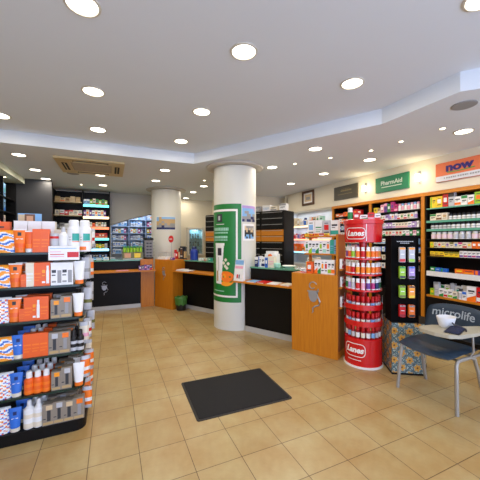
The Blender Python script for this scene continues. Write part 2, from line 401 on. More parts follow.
LOWS = [(-1.23, 5.12, 'beside the air conditioner above the left wall soffit'), (-1.23, 6.1, 'between air conditioner and dark grey panel'), (-1.22, 6.92, 'directly before the dark grey panel top'),
        (-.2, 6.1, 'just behind the air conditioner'), (-.18, 7.19, 'before the black shelf unit behind the gondola'), (.86, 5.2, 'nearest the bulkhead before the far column'),
        (.84, 6.2, 'next to the collar of the far column'), (1.92, 7.29, 'over the aisle behind the left counter'), (1.93, 6.38, 'between both columns over the counters'),
        (2.0, 8.42, 'washing the cream wall above the glass cabinet'), (3.66, 1.96, 'closest to the orange wall sign'), (3.63, 3.24, 'before the green wall sign'),
        (3.61, 4.27, 'before the dark wall sign'), (2.52, 3.15, 'alone beside the slanted bulkhead edge'), (2.49, 4.25, 'right beside the collar of the poster column'), (3.59, 5.32, 'before the framed certificate')]
for x, y, t in LOWS: downlight(x, y, ZL, .085, EL, 'round downlight in the low ceiling ' + t, 'downlights in the low ceiling')
SP = [(3.345, 2.0, 'beside the ceiling speaker'), (3.31, 2.475, 'second away from the ceiling speaker'), (3.263, 2.89, 'in front of the green sign'), (3.0, 3.4, 'over the orange counter end'),
      (2.71, 3.9, 'over the middle counter'), (-.62, 7.3, 'over the black shelf unit'), (1.75, 5.75, 'behind the poster column')]
for x, y, t in SP: downlight(x, y, ZL, .028, 3, 'tiny bright spotlight in the low ceiling ' + t, 'small spotlights in the low ceiling', True)
for i, (x, y, t) in enumerate([(-1.75, 5.6, 'nearer'), (-1.75, 6.4, 'farther')]):
    downlight(x, y, 2.58, .03, 3, f'{t} tiny spotlight in the underside of the left wall soffit', 'soffit spotlights', True)
# warm light above the drawer cabinets, cool light of the store room, lit niches
lamp('drawer_aisle_lamp', 'AREA', (3.55, 6.3, 2.66), 9, WARM, .3)
lamp('storeroom_lamp', 'AREA', (.75, 9.6, 2.6), 18, (205, 224, 255), .5)

for i, (y, t) in enumerate([(2.99, 'between the orange and the green sign'), (4.04, 'between the green and the dark sign')]):
    t_ = thing('wall_sconce', 'glowing wall sconce ' + t, 'wall lamp', (4.43, y, 2.43), 0, 'wall sconces')
    b = MB(); b.box(-.012, 0, -.02, .02, -.09, .1, STL); b.tube([(-.005, 0, .07), (-.05, 0, .075), (-.055, 0, .05)], .006, STL); b.obj('bracket', t_)
    b = MB(); b.lathe([(.018, -.05), (.034, -.045), (.038, 0), (.034, .045), (.018, .05)], M('sconce bulb', (255, 238, 196), .4, emit=14), 18, -.055, 0); b.obj('lamp_shade', t_)
    lamp('sconce_lamp', 'POINT', (4.30, y, 2.43), 2.8, (255, 226, 170), .03)

d = [(-.79, 4.96), (.19, 5.98)]
t = thing('air_conditioner', 'square beige ceiling air conditioner cassette before the bulkhead', 'air conditioner', (-.3, 5.47, ZL))
ACM = M('aged beige plastic', (204, 182, 132), .5, 0, .06, 4); ACG = M('grille beige', (172, 152, 118), .6, 0, .2, 60)
b = MB(); 
for x0, x1, y0, y1 in ((-.49, .49, -.51, -.3), (-.49, .49, .3, .51), (-.49, -.3, -.3, .3), (.3, .49, -.3, .3)): b.box(x0, x1, y0, y1, -.03, 0, ACM)
b.obj('panel', t)
b = MB(); b.box(-.3, .3, -.3, .3, -.018, 0, ACG)
for k in range(14): b.box(-.28, .28, -.28 + k * .041, -.262 + k * .041, -.03, -.018, ACG)
b.obj('intake_grille', t)
for x0, x1, y0, y1 in ((-.42, -.345, -.25, .25), (.345, .42, -.25, .25), (-.25, .25, -.43, -.355), (-.25, .25, .355, .43)):
    b = MB(); b.box(x0, x1, y0, y1, -.034, -.0305, M('vent shadow black', (40, 36, 30), .8)); 
    if x1 - x0 < .2: b.box((x0 + x1) / 2 - .006, (x0 + x1) / 2 + .006, y0 + .01, y1 - .01, -.042, -.034, ACM)
    else: b.box(x0 + .01, x1 - .01, (y0 + y1) / 2 - .006, (y0 + y1) / 2 + .006, -.042, -.034, ACM)
    b.obj('air_vent', t)
for x, y, l in ((2.956, 1.58, 'large round grey ceiling speaker grille above the orange sign'), (-.656, 6.16, 'round dark ceiling speaker grille behind the air conditioner')):
    b = MB(); b.lathe([(.1, 0), (.1, -.006), (.09, -.01)], M('speaker mesh', (148, 148, 146), .7, 0, .2, 200), 28); o = b.obj('ceiling_speaker', None, (x, y, ZL)); tag(o, l, 'speaker', 'ceiling speakers')

# ------------------------------------------------------------------ counters (u runs towards the right end, n towards the room)
CT = math.radians(-61); UX = Vector((math.cos(CT), math.sin(CT))); UN = Vector((math.sin(CT), -math.cos(CT))); CQ = Vector((2.187, 3.22))
def cp(s, t): q = CQ + UX * s + UN * t; return (q.x, q.y)
# local frame of a thing placed at cp(0,0) with rotation CT: x = s, y = -t

def emblem(m):                                   # mortar with a snake winding up from it
    b = MB(); f = lambda v: (v[0], -v[2], v[1])
    cup = [(-.05, .05), (.05, .055), (.046, -.005), (.03, -.045), (.012, -.06), (-.012, -.06), (-.032, -.042), (-.047, 0)]
    b.prism(cup, 0, .004, m, xf=f); b.prism([(-.062, .062), (.062, .068), (.062, .056), (-.062, .05)], 0, .004, m, xf=f)
    pts = []
    for k in range(30):
        a = k / 29; ang = .4 + a * 5.2; rad = .045 * (1 - .5 * a); pts.append((-.005 + rad * math.cos(ang), -.004, .115 + rad * math.sin(ang) * 1.1))
    b.tube(pts, .006, m, 6)
    b.tube([(.055, -.004, .09), (.045, -.004, .05), (.05, -.004, 0), (.072, -.004, -.05), (.06, -.004, -.09), (.02, -.004, -.105), (-.005, -.004, -.13), (.0, -.004, -.165), (-.012, -.004, -.185)], [.006, .007, .008, .009, .009, .008, .007, .006, .003], m, 6)
    return b.mesh('emblem')
EMB = emblem(SILV)

t = thing('end_cabinet', 'orange wood counter end cabinet with silver snake emblem beside the red stand', 'cabinet', (*cp(0, 0), 0), CT, 'orange counter cabinets')
b = MB(); b.box(0, .61, 0, .6, 0, 1.02, ORW); b.obj('cabinet_body', t, bevel=.003)
link('emblem', EMB, t, (.30, -.0005, .735)).scale = (1.25, 1, 1.15); 
# display shelving that rises from the cabinet
t = thing('counter_display_shelf', 'orange wooden product shelf standing on the counter end cabinet', 'shelf', (*cp(0, 0), 1.02), CT)
b = MB(); b.box(.575, .598, .04, .34, 0, .50, ORW); b.obj('side_panel', t)
b = MB(); b.box(.12, .575, .12, .34, .235, .255, ORW); b.obj('shelf', t, bevel=.002)
b = MB(); b.box(.12, .575, .12, .34, .465, .485, ORW); b.obj('shelf', t, bevel=.002)
b = MB(); b.box(.12, .14, .28, .34, 0, .465, ORW); b.obj('post', t)
t = thing('end_shelf', 'stepped orange side shelf fixed to the counter end behind the red stand', 'shelf', (*cp(.611, -.02), 0), CT)
for z, x1 in ((1.08, .038), (.86, .038), (.62, .038)):
    b = MB(); b.box(0, x1, 0, .3, z, z + .02, ORW); b.obj('shelf', t)
b = MB(); b.box(0, .012, 0, .3, .1, 1.1, M('dark veneer', (120, 70, 30), .5)); b.obj('back_panel', t)

def counter(nm, label, loc, ang, L, off, ledge_poly, up0=.1, ext=-.001):
    """black counter: lower front, kickboard, ledge, upper tier, glass top"""
    t = thing(nm, label, 'counter', (*loc, 0), ang, 'black service counters')
    b = MB(); b.box(0, L, off, off + .5, .085, .79, BLK); b.box(ext, 0, off, off + .03, .085, .79, BLK); b.obj('front_panel', t)
    b = MB(); b.box(0, L, off - .003, off + .48, 0, .084, KICK); b.box(ext, 0, off - .003, off + .025, 0, .084, KICK); b.obj('kickboard', t)
    b = MB(); b.prism(ledge_poly, .79, .815, ORH); b.obj('ledge', t, bevel=.003)
    b = MB(); b.box(0, L, off + up0, off + .5, .816, 1.0, BLK); b.obj('upper_tier', t)
    b = MB(); b.box(0, L, off + up0 - .03, off + .56, 1.0, 1.022, GREENGL); b.obj('glass_top', t, bevel=.002)
    return t
cs, ct_, cr = -1.293, -.427, .365
arc = []
for k in range(7):
    a = math.radians(0 + k * 9); arc.append((cs + cr * math.cos(a) + .995, -(ct_ + cr * math.sin(a))))
arc = [p for p in arc]
o = cp(-.905, 0)
# origin of this counter is s=-.905: local x = s+.905, local y = -t
arc = [(cs + cr * math.cos(math.radians(a)) + .905, -(ct_ + cr * math.sin(math.radians(a)))) for a in (4, 14, 24, 34, 44, 54)]
counter('service_counter', 'black service counter with orange ledge, right of the poster column', o, CT, .9, .25,
        [(.9, .05), (.9, .46), (arc[0][0], .46)] + arc + [(arc[-1][0] + .005, .06), (arc[-1][0] + .03, .05)], ext=-.045)
o = cp(-2.94, 0)
counter('service_counter', 'black service counter with orange ledge, behind the green waste bin', o, CT, 1.26, .72, [(0, .45), (1.26, .45), (1.26, .9), (0, .9)], .06)
t = thing('end_cabinet', 'orange wood corner cabinet with small emblem beside the green waste bin', 'cabinet', (*cp(-3.54, -.45), 0), CT, 'orange counter cabinets')
b = MB(); b.box(0, .59, 0, .55, 0, 1.03, ORW); b.obj('cabinet_body', t, bevel=.003)
o = link('emblem', EMB, t, (.3, -.0005, .74)); o.scale = (.8, 1, .8)
t = counter('service_counter', 'long black service counter with silver emblem, behind the sunscreen gondola', (-1.3, 6.3), 0, 1.87, .25, [(0, 0), (2.15, 0), (2.15, .45), (0, .45)], .12)
o = link('emblem', EMB, t, (1.16, .2495, .46)); o.scale = (.95, 1, .8)
t = thing('end_cabinet', 'plain orange wood cabinet closing the long counter near the far column', 'cabinet', (.575, 6.56, 0), 0, 'orange counter cabinets')
b = MB(); b.box(0, .275, 0, .46, 0, .789, ORW); b.box(0, .275, .1, .46, .816, 1.025, ORW); b.obj('cabinet_body', t)

# ------------------------------------------------------------------ drawer cabinets behind the counters
HND = M('drawer handle grey', (170, 168, 164), .4, .2)
dm = {}
for nm, m in (('drawer', BLK), ('orange drawer', ORH)):
    b = MB(); b.box(.008, .535, -.018, 0, .004, .121, m); dm[nm] = b.mesh('drawer_front')
b = MB(); b.box(.03, .513, -.03, -.0185, .1, .109, HND); dh = b.mesh('handle')
b = MB(); b.box(0, .543, 0, .45, 0, 2.06, BLK); db = b.mesh('cabinet_body')
for i in range(4):
    s0 = -1.045 - .545 * (i + 1)
    t = thing('drawer_cabinet', f'tall black medicine drawer cabinet with orange middle drawers, {("rightmost beside the lit niche", "second from the lit niche", "third from lit niche behind poster column", "farthest from the lit niche")[i]}', 'drawer cabinet', (*cp(s0, -1.725), 0), CT, 'tall medicine drawer cabinets')
    link('cabinet_body', db, t)
    for k in range(16):
        z = .03 + k * .126
        dr = link('drawer', dm['orange drawer' if k in (11, 12) else 'drawer'], t, (0, 0, z)); link('handle', dh, dr)
TOPS = [carton('white', 'silver', .16, .12, .1, 'logo'), carton('grey', 'white', .12, .12, .12, 'lines'), carton('white', 'sky', .18, .14, .13, 'lines'), carton('cream', 'grey', .14, .12, .1, 'band'), carton('white', 'grey', .15, .12, .14, 'top')]
row([TOPS[0], .06, TOPS[1], .04, TOPS[2], TOPS[3], .05, TOPS[4]], cp(-2.0, -1.745), CT, 2.06, '{d}, {o} of those on top of the drawer cabinets', 'boxes on top of the drawer cabinets', .02)

# ------------------------------------------------------------------ wall shelving on the right
AZ = [1.936, 1.746, 1.617, 1.465, 1.336, 1.207, .979, .614]
BZ = [1.944, 1.80, 1.657, 1.525, 1.385, 1.245, 1.10, .95]
def shelving(label, y0, y1, zs, edges, last):
    t = thing('wall_shelving', label, 'shelving', (4.43, y1, 0), -PI / 2, 'black and orange wall shelving')   # local x along -Y, y into the wall
    L = y1 - y0
    b = MB(); b.box(.05, L, .30, .32, 0, 2.13, BLK); b.box(.05, .075, .02, .3, 0, 2.13, BLK); b.obj('back_panel', t)
    b = MB(); b.box(0, .05, -.005, .33, 0, 2.13, ORW); b.obj('post', t)
    b = MB(); b.box(0, L, -.008, .33, 2.13, 2.18, ORH); b.obj('top_rail', t)
    if last:
        b = MB(); b.box(L, L + .05, -.005, .33, 0, 2.13, ORW); b.obj('post', t)
    b = MB(); b.box(.075, L, .0, .3, 0, zs[-1] - .03 if zs[-1] < .8 else .6, BLK); b.obj('base_cabinet', t)
    for i, z in enumerate(zs):
        b = MB(); m, lip = edges[i]
        b.box(.076, L - .002, .02, .299, z - .014, z - .0005, BLK if m is not ORH else ORH)
        if lip: b.box(.076, L - .002, .012, .0195, z - lip, z - .001, m)
        b.obj('shelf', t)
    return t
WL = M('white shelf lip', (224, 224, 220), .4)
shelving('tall black shelving with orange posts under the orange sign', 1.97, 2.97, AZ, [(GREENGL, .02), (GREENGL, .035), (GREENGL, .035), (BLK, .02), (BLK, .02), (BLK, .02), (WL, .075), (ORH, .03)], True)
shelving('tall black shelving with orange posts under the green sign', 2.97, 3.97, BZ, [(BLK, .02)] * 8, False)
shelving('tall black shelving with orange posts under the dark sign', 3.97, 4.97, BZ, [(BLK, .02)] * 8, False)

W = -PI / 2
def rowA(i, kinds, **k): row(kinds, (4.45, 2.85), W, AZ[i], '{d}, {o} from far post, ' + ORD[i] + ' shelf under orange sign', f'products on the {ORD[i]} shelf under the orange sign', limit=.78, name='supplement_box', **k)
rowA(0, [carton('yellow', 'lime', .085, .06, .165, 'stripe'), carton('yellow', 'white', .085, .06, .165, 'logo'), carton('red', 'white', .075, .06, .185, 'logo'), carton('silver', 'charcoal', .075, .06, .2, 'top'),
         carton('white', 'orange', .08, .06, .13, 'band'), carton('white', 'green', .075, .06, .135, 'top'), carton('white', 'orange', .075, .06, .13, 'split'), carton('lime', 'orange', .085, .06, .16, 'logo'), carton('white', 'orange', .08, .06, .13, 'logo')])
rowA(1, [carton('cream', 'green', .085, .05, .095, 'top'), carton('cream', 'brown', .075, .05, .105, 'band'), carton('cream', 'tan', .075, .05, .105, 'logo')] + [pill('white', 'black', 'white', .026, .085, band='grey', lt=.5, cb=.64)] * 8)
rowA(2, [pill('white', 'black', 'silver', .026, .085, band='olive', lt=.5, cb=.64)] * 5 + [pill('white', 'black', 'white', .028, .09, band='grey', lt=.5, cb=.64)] * 8)
rowA(3, [pill('cream', 'white', 'blush', .036, .105, 'wide pink-labelled jar with white lid', 'supplement_jar')] * 4 + [pill('white', 'white', 'silver', .036, .105, 'wide pale-labelled jar with white lid', 'supplement_jar')] * 3 + [pill('cream', 'white', 'blush', .038, .108, 'wide pink-labelled jar with white lid', 'supplement_jar')] * 2)
rowA(4, [carton('yellow', 'lime', .05, .05, .085, 'logo')] + [carton('cream', c, .05, .05, .082, s) for c, s in (('olive', 'band'), ('red', 'logo'), ('yellow', 'band'), ('purple', 'logo'), ('olive', 'top'), ('blue', 'logo'), ('magenta', 'top'), ('red', 'band'), ('yellow', 'logo'))] + [carton('orange', 'white', .055, .05, .09, 'logo')] * 4)
rowA(5, [carton('yellow', 'brown', .062, .05, .07, 'band')] * 3 + [carton('yellow', 'olive', .062, .05, .07, 'top')] * 3 + [carton('white', 'purple', .045, .05, .09, 'band'), carton('white', 'magenta', .045, .05, .09, 'band')] * 4)
rowA(6, [carton('green', 'white', .07, .05, .06, 'logo'), carton('blue', 'sky', .07, .05, .055, 'logo'), carton('blue', 'green', .09, .05, .05, 'stripe'), .1, carton('orange', 'yellow', .11, .05, .06, 'logo'), carton('deeporange', 'amber', .12, .05, .06, 'band'), carton('purple', 'orange', .12, .05, .06, 'stripe')])
rowA(7, [carton('lime', 'yellow', .06, .05, .1, 'logo'), carton('silver', 'grey', .06, .06, .17, 'lines'), carton('white', 'green', .06, .05, .12, 'split'), carton('white', 'red', .05, .05, .11, 'band'), carton('white', 'lime', .06, .05, .12, 'band'), carton('cream', 'green', .055, .05, .10, 'split'), pill('white', 'charcoal', 'silver', .028, .15), carton('white', 'blue', .05, .05, .12, 'top'), carton('white', 'orange', .11, .08, .2, 'split'), carton('red', 'white', .12, .08, .2, 'band')])

row([carton('silver', 'grey', .08, .05, .19, 'lines'), carton('white', 'green', .07, .05, .16, 'top'), carton('cream', 'lime', .07, .05, .17, 'logo'), carton('silver', 'blue', .06, .05, .2, 'lines'), carton('white', 'teal', .07, .05, .17, 'logo'), carton('white', 'silver', .08, .05, .19, 'lines')], (4.545, 2.86), W, AZ[7], '{d}, {o} in back row on the lowest orange board', 'cartons at the back of the lowest orange board', .008, name='supplement_box')
RB = random.Random(11)
def mixrow(n, pool, rg):
    return [rg.choice(pool) for _ in range(n)]
sm = lambda b_, a, w=.05, h=.1, s='band': carton(b_, a, w, .05, h, s)
bt = lambda b_, c, l, r=.024, h=.1, band=None: pill(b_, c, l, r, h, band=band)
POOLS = [[sm('pink', 'white', .065, .12), sm('magenta', 'pink', .06, .12, 'logo'), sm('lilac', 'purple', .06, .13, 'top'), sm('green', 'white', .055, .11, 'logo'), bt('white', 'pink', 'white', .024, .12), bt('white', 'sky', 'pink', .024, .12)],
         [sm('lilac', 'white', .06, .1), sm('cream', 'green', .055, .095, 'logo'), sm('white', 'orange', .05, .1, 'logo'), bt('white', 'white', 'lilac', .024, .11), sm('white', 'red', .055, .09)],
         [sm('white', 'lilac', .06, .095), sm('lilac', 'white', .06, .095, 'logo'), sm('white', 'purple', .055, .1, 'stripe'), sm('cream', 'pink', .05, .09)],
         [sm('white', 'pink', .06, .09), sm('white', 'green', .055, .09, 'split'), sm('green', 'white', .05, .09, 'logo'), sm('cream', 'red', .06, .09, 'logo'), sm('pink', 'white', .055, .085)],
         [sm('white', 'sky', .06, .085), sm('sky', 'white', .055, .085, 'logo'), sm('white', 'blue', .06, .09, 'top'), sm('cream', 'sky', .05, .08)],
         [sm('blue', 'white', .06, .085, 'logo'), sm('white', 'blue', .055, .085), bt('white', 'blue', 'sky', .024, .09), sm('white', 'teal', .05, .085, 'logo')],
         [sm('white', 'red', .06, .085), sm('cream', 'brown', .055, .085, 'logo'), sm('white', 'green', .05, .085)],
         [sm('cream', 'orange', .06, .09), sm('white', 'navy', .055, .09, 'logo'), bt('white', 'yellow', 'cream', .024, .09)]]
for i in range(8):
    ks = mixrow(16, POOLS[i], RB)
    if i == 0: ks = [sm('yellow', 'olive', .075, .1, 'logo'), sm('tan', 'cream', .06, .085), sm('pink', 'white', .07, .14, 'logo'), sm('purple', 'pink', .06, .16, 'top'), sm('green', 'white', .06, .14, 'logo'), sm('magenta', 'purple', .065, .17, 'logo'), sm('magenta', 'pink', .06, .12)] + [bt('white', 'pink', 'white', .024, .12), bt('white', 'sky', 'pink', .024, .12)] * 4
    row(ks, (4.45, 3.89), W, BZ[i], '{d}, {o} from far post, ' + ORD[i] + ' shelf under green sign', f'products on the {ORD[i]} shelf under the green sign', limit=.89, name='cosmetic_box')
    ks = mixrow(14, POOLS[(i + 3) % 8], RB)
    if i == 0: ks = [carton('orange', 'white', .11, .06, .07, 'logo'), carton('deeporange', 'white', .1, .06, .065, 'band'), carton('orange', 'red', .1, .06, .09, 'stripe'), bt('white', 'white', 'pink', .034, .15), carton('red', 'white', .1, .06, .11, 'band'), carton('red', 'orange', .09, .06, .12, 'logo'), carton('red', 'white', .1, .06, .1, 'logo')]
    if i == 1: ks = [carton('red', 'white', .09, .06, .09, 'logo'), carton('white', 'red', .08, .06, .1, 'band'), carton('orange', 'white', .08, .06, .09, 'logo')] * 3
    row(ks, (4.45, 4.89), W, BZ[i], '{d}, {o} from far post, ' + ORD[i] + ' shelf under dark sign', f'products on the {ORD[i]} shelf under the dark sign', limit=.86, name='cosmetic_box')

# lit niche
t = thing('lit_niche_shelving', 'white glowing niche shelving beside the drawer cabinets', 'shelving', (4.43, 6.69, 0), W)
NW = M('niche white', (226, 228, 230), .5)
b = MB(); b.box(0, 1.66, .30, .32, 0, 2.18, NW); b.box(0, .02, 0, .3, 0, 2.18, NW); b.obj('back_panel', t)
b = MB(); b.box(.021, 1.66, 0, .299, 0, .85, NW); b.obj('base_cabinet', t)
NZ = [1.81, 1.48, 1.155]
for z, m in zip(NZ, (LED_W, LED_P, LED_C)):
    b = MB(); b.box(.021, 1.66, .02, .299, z - .03, z - .0005, NW); s_ = b.obj('shelf', t)
    b = MB(); b.box(.021, 1.66, .008, .0195, z - .036, z - .004, m); b.obj('light_strip', s_)
for z in (2.15, 1.76, 1.43): 
    l = lamp('niche_lamp', 'AREA', (4.6, 5.86, z), 2.0, (226, 238, 255), .2); l.data.shape = 'RECTANGLE'; l.data.size = .12; l.data.size_y = 1.5
NP = [[carton('cream', 'beige', .13, .08, .2, 'lines'), carton('cream', 'tan', .1, .08, .22, 'lines'), carton('cream', 'white', .12, .08, .2, 'logo'), carton('white', 'sky', .1, .08, .15, 'lines'), pill('white', 'navy', 'blue', .04, .2), carton('white', 'cream', .1, .08, .14, 'logo'), carton('orange', 'white', .1, .08, .2, 'top'), carton('beige', 'orange', .1, .08, .2, 'band'), carton('white', 'green', .1, .08, .22, 'logo'), carton('mint', 'green', .1, .08, .2, 'split')],
      [carton('pink', 'red', .08, .06, .12, 'band'), pill('pink', 'white', 'red', .035, .15), pill('white', 'red', 'pink', .035, .14), carton('lilac', 'blue', .08, .06, .13, 'logo'), pill('red', 'white', 'pink', .035, .14), carton('red', 'white', .08, .06, .12, 'logo'), pill('white', 'green', 'mint', .035, .15), carton('teal', 'white', .08, .06, .13, 'top'), carton('red', 'pink', .08, .06, .12, 'top'), pill('white', 'pink', 'red', .035, .14), carton('white', 'red', .08, .06, .13, 'band')],
      [carton('deeporange', 'white', .13, .08, .2, 'lines'), .02, carton('orange', 'white', .13, .08, .2, 'lines'), .02, carton('deeporange', 'amber', .12, .08, .2, 'lines'), carton('amber', 'white', .1, .08, .12, 'band'), pill('white', 'blue', 'sky', .035, .15), carton('cream', 'green', .1, .08, .16, 'logo'), carton('white', 'silver', .1, .08, .18, 'lines'), carton('white', 'teal', .1, .08, .16, 'band')]]
for i in range(3): row(NP[i], (4.45, 6.62), W, NZ[i], '{d}, {o} from drawers, ' + ORD[i] + ' glowing niche shelf', f'products on the {ORD[i]} glowing niche shelf', .03, limit=1.55)

# signs on the right wall
def sign(nm, label, y0, y1, z0, z1, m):
    t = thing(nm, label, 'sign', (4.43, y1, z0), W, 'signs on the right wall')
    b = MB(); b.box(0, y1 - y0, -.03, -.001, 0, z1 - z0, m); b.obj('board', t, bevel=.002); return t
t = sign('shop_sign', 'orange and white wall sign with purple lower-case letters', 2.03, 2.73, 2.3, 2.57, M('sign orange', (226, 116, 70), .5))
b = MB(); b.box(.004, .696, -.033, -.0305, .003, .08, M('sign white', (214, 216, 222), .5)); b.obj('subtitle_strip', t)
b = MB(); 
for k in range(16): b.box(.12 + k * .03, .12 + k * .03 + (.022 if k % 5 else .012), -.0345, -.0332, .035, .055, C('grey'))
b.obj('subtitle_lettering', t)
link('lettering', xz(text_mesh('now', .155, .002, M('sign purple', (44, 20, 110), .5), bold=.007)), t, (.315, -.033, .185)).scale = (1.25, 1, 1)
b = MB(); b.prism([(.16, .115), (.33, .11), (.51, .124), (.51, .138), (.33, .122), (.16, .13)], 0, .002, M('sign green', (80, 150, 70), .5), xf=lambda v: (v[0], -.031 - v[2], v[1])); b.obj('underline', t)
t = sign('shop_sign', 'green wall sign with pale lettering', 3.155, 3.8, 2.3, 2.565, M('sign dark green', (30, 120, 84), .5))
link('lettering', xz(text_mesh('PharmAid', .105, .002, M('sign pale', (214, 226, 214), .5), bold=.001)), t, (.325, -.0325, .15))
b = MB(); b.box(.13, .52, -.0325, -.0305, .075, .088, M('sign pale', (214, 226, 214), .5)); b.obj('underline', t)
t = sign('shop_sign', 'dark olive wall sign with dim gold lines of lettering', 4.225, 4.875, 2.3, 2.575, M('sign olive', (66, 62, 50), .5))
b = MB(); g = M('sign gold', (130, 116, 76), .5)
b.box(.2, .5, -.0325, -.0305, .16, .19, g); b.box(.12, .52, -.0325, -.0305, .1, .112, g); b.box(.22, .44, -.0325, -.0305, .205, .213, g); b.obj('lettering', t)
t = thing('framed_certificate', 'small picture in dark wooden frame high on the right wall', 'picture', (4.43, 6.03, 2.31), W)
b = MB(); FR = M('walnut frame', (84, 50, 26), .4)
for x0, x1, z0, z1 in ((0, .46, 0, .05), (0, .46, .3, .35), (0, .05, .05, .3), (.41, .46, .05, .3)): b.box(x0, x1, -.03, -.001, z0, z1, FR)
b.obj('frame', t)
b = MB(); b.box(.05, .41, -.012, -.001, .05, .3, C('white')); b.decal(.1, .36, .09, .26, -.0125, C('beige')); b.decal(.15, .31, .13, .2, -.013, C('grey')); b.obj('certificate', t)

# ------------------------------------------------------------------ red vitamin stand
RSX, RSY = 2.725, 2.53
face = math.atan2(-RSX, RSY) * 0 - math.atan2(RSX, RSY)      # local -y looks at the shop entrance
t = thing('vitamin_stand', 'round red vitamin display stand beside the orange counter end', 'display stand', (RSX, RSY, 0), face)
def curved_text(s, size, r, phi0, z, m, shear=.0, bold=0):
    me = text_mesh(s, size, .0015, m, shear, bold)
    for v in me.vertices:
        a = phi0 + v.co.x / r; rad = r + .0015 + v.co.z
        v.co = (rad * math.sin(a), -rad * math.cos(a), z + v.co.y)
    return me
def cyl_patch(b, r, a0, a1, z0, z1, m, n=None, dz=0):
    n = n or max(2, int(abs(a1 - a0) / .06)); V = []
    for i in range(n + 1):
        a = a0 + (a1 - a0) * i / n; V += [(r * math.sin(a), -r * math.cos(a), z0 + dz * i / n), (r * math.sin(a), -r * math.cos(a), z1 + dz * i / n)]
    b.add(V, [(2 * i, 2 * i + 2, 2 * i + 3, 2 * i + 1) for i in range(n)], m, True)
def cyl_frame(b, r, a, z, ha, hz, w, m):          # rounded outline on a drum
    pts = rr(2 * ha * r, 2 * hz, hz * .7, 6); inn = rr(2 * ha * r - 2 * w, 2 * hz - 2 * w, hz * .7 - w, 6); V = []
    def dense(P):
        out = []
        for i in range(len(P)):
            p, q = P[i], P[(i + 1) % len(P)]; n_ = 10 if i % 7 == 6 else 1
            out += [(p[0] + (q[0] - p[0]) * k / n_, p[1] + (q[1] - p[1]) * k / n_) for k in range(n_)]
        return out
    pts = dense(pts); inn = dense(inn)
    for p, q in zip(pts, inn):
        for (x, zz) in (p, q): V.append((r * math.sin(a + x / r), -r * math.cos(a + x / r), z + zz))
    k = len(pts); b.add(V, [(2 * i, 2 * ((i + 1) % k), 2 * ((i + 1) % k) + 1, 2 * i + 1) for i in range(k)], m)
RW = M('white lettering', (240, 236, 232), .5)
b = MB(); b.lathe([(.218, 0), (.218, .02), (.21, .022)], RW, 40); b.obj('base_ring', t)
b = MB(); b.lathe([(.208, .022), (.208, .325), (.2, .33)], REDP, 40); dr = b.obj('base_drum', t)
link('lettering', curved_text('Lanes', .088, .208, -.47, .2, RW, .25, .0035), dr)
b = MB(); cyl_frame(b, .2095, -.47, .20, .6, .075, .008, RW); cyl_patch(b, .2095, -.85, -.1, .085, .092, RW); b.obj('lettering_outline', dr)
b = MB(); b.lathe([(.045, .33), (.045, 1.42)], REDP, 18); b.obj('pole', t)
b = MB(); b.lathe([(.19, 1.42), (.205, 1.425), (.212, 1.63), (.222, 1.635), (.222, 1.68), (.214, 1.685)], REDP, 40); hd = b.obj('header_drum', t)
link('lettering', curved_text('Lanes', .085, .21, -.42, 1.525, RW, .25, .0025), hd)
b = MB(); cyl_frame(b, .2135, -.42, 1.525, .55, .066, .007, RW); b.obj('lettering_outline', hd)
b = MB(); cyl_patch(b, .2135, .155, .185, 1.44, 1.63, RW); b.obj('seam', hd)
TIER = [(1.245, 0), (1.065, 0), (.885, 0), (.675, 1), (.49, 1), (.331, 2)]
for z, ty in TIER[:5]:
    b = MB()
    if ty == 0: b.lathe([(.2, z - .022), (.205, z - .018), (.205, z - .004), (.2, z - .0005)], REDP, 40)
    else:
        b.lathe([(.195, z - .015), (.2, z - .0005)], REDP, 40); b.lathe([(.2, z - .02), (.212, z - .018), (.212, z + .042), (.206, z + .042), (.203, z)], REDP, 40, cap=False)
    b.obj('tier_tray', t)
for z in (1.205, 1.025):
    pass
b = MB()
for sx in (-1, 1): b.tube([(sx * .208, .05, .33), (sx * .208, .05, .8)], .005, STL, 6)
b.obj('upright', t)
LB = ['orange', 'amber', 'purple', 'deeporange', 'lime', 'orange', 'red', 'amber', 'orange']
LC = ['orange', 'deeporange', 'orange', 'deeporange', 'red', 'amber', 'orange', 'amber', 'orange']
LD = ['navy', 'darkgreen', 'green', 'lilac', 'white', 'red', 'pink', 'purple', 'magenta']
TN = ['top tier', 'second tier', 'third tier', 'fourth tier', 'fifth tier', 'lowest tier']
for ti, (z, ty) in enumerate(TIER):
    n = 13; span = math.radians(220); rad = .172 if ty != 1 else .168
    for k in range(n):
        a = -span / 2 + span * k / (n - 1)
        if ty == 0:
            c = (LB, LC, LD)[ti][k % 9]; kk = pill('white', 'white', c if c != 'white' else 'silver', .022, .125, f'{c}-labelled vitamin bottle with white cap', 'vitamin_bottle')
        else:
            c = ('white', 'cream', 'white', 'sky', 'silver')[k % 5]; kk = pill('darkred', 'red', c, .022, .135 if ty == 1 else .15, lt=.46, cb=.62, desc=f'{c}-labelled vitamin bottle with red cap', name='vitamin_bottle')
        ca, sa = math.cos(face), math.sin(face); lx, ly = rad * math.sin(a), -rad * math.cos(a)
        place(kk, RSX + ca * lx - sa * ly, RSY + sa * lx + ca * ly, z, face + a, kk['desc'] + f', {ORD[k]} around the {TN[ti]} of red stand', f'vitamin bottles on the {TN[ti]} of the red stand')
row([pill('white', 'white', 'green', .03, .15), carton('red', 'white', .07, .06, .09, 'logo'), carton('white', 'green', .08, .06, .06, 'split'), carton('red', 'pink', .07, .06, .085, 'band'), carton('white', 'red', .06, .05, .07, 'band')],
    (RSX - .17 * math.cos(face) + .06 * math.sin(face), RSY - .17 * math.sin(face) - .06 * math.cos(face)), face, 1.685, '{d}, {o} atop the red stand from its lettering', 'boxes on top of the red stand', .004)

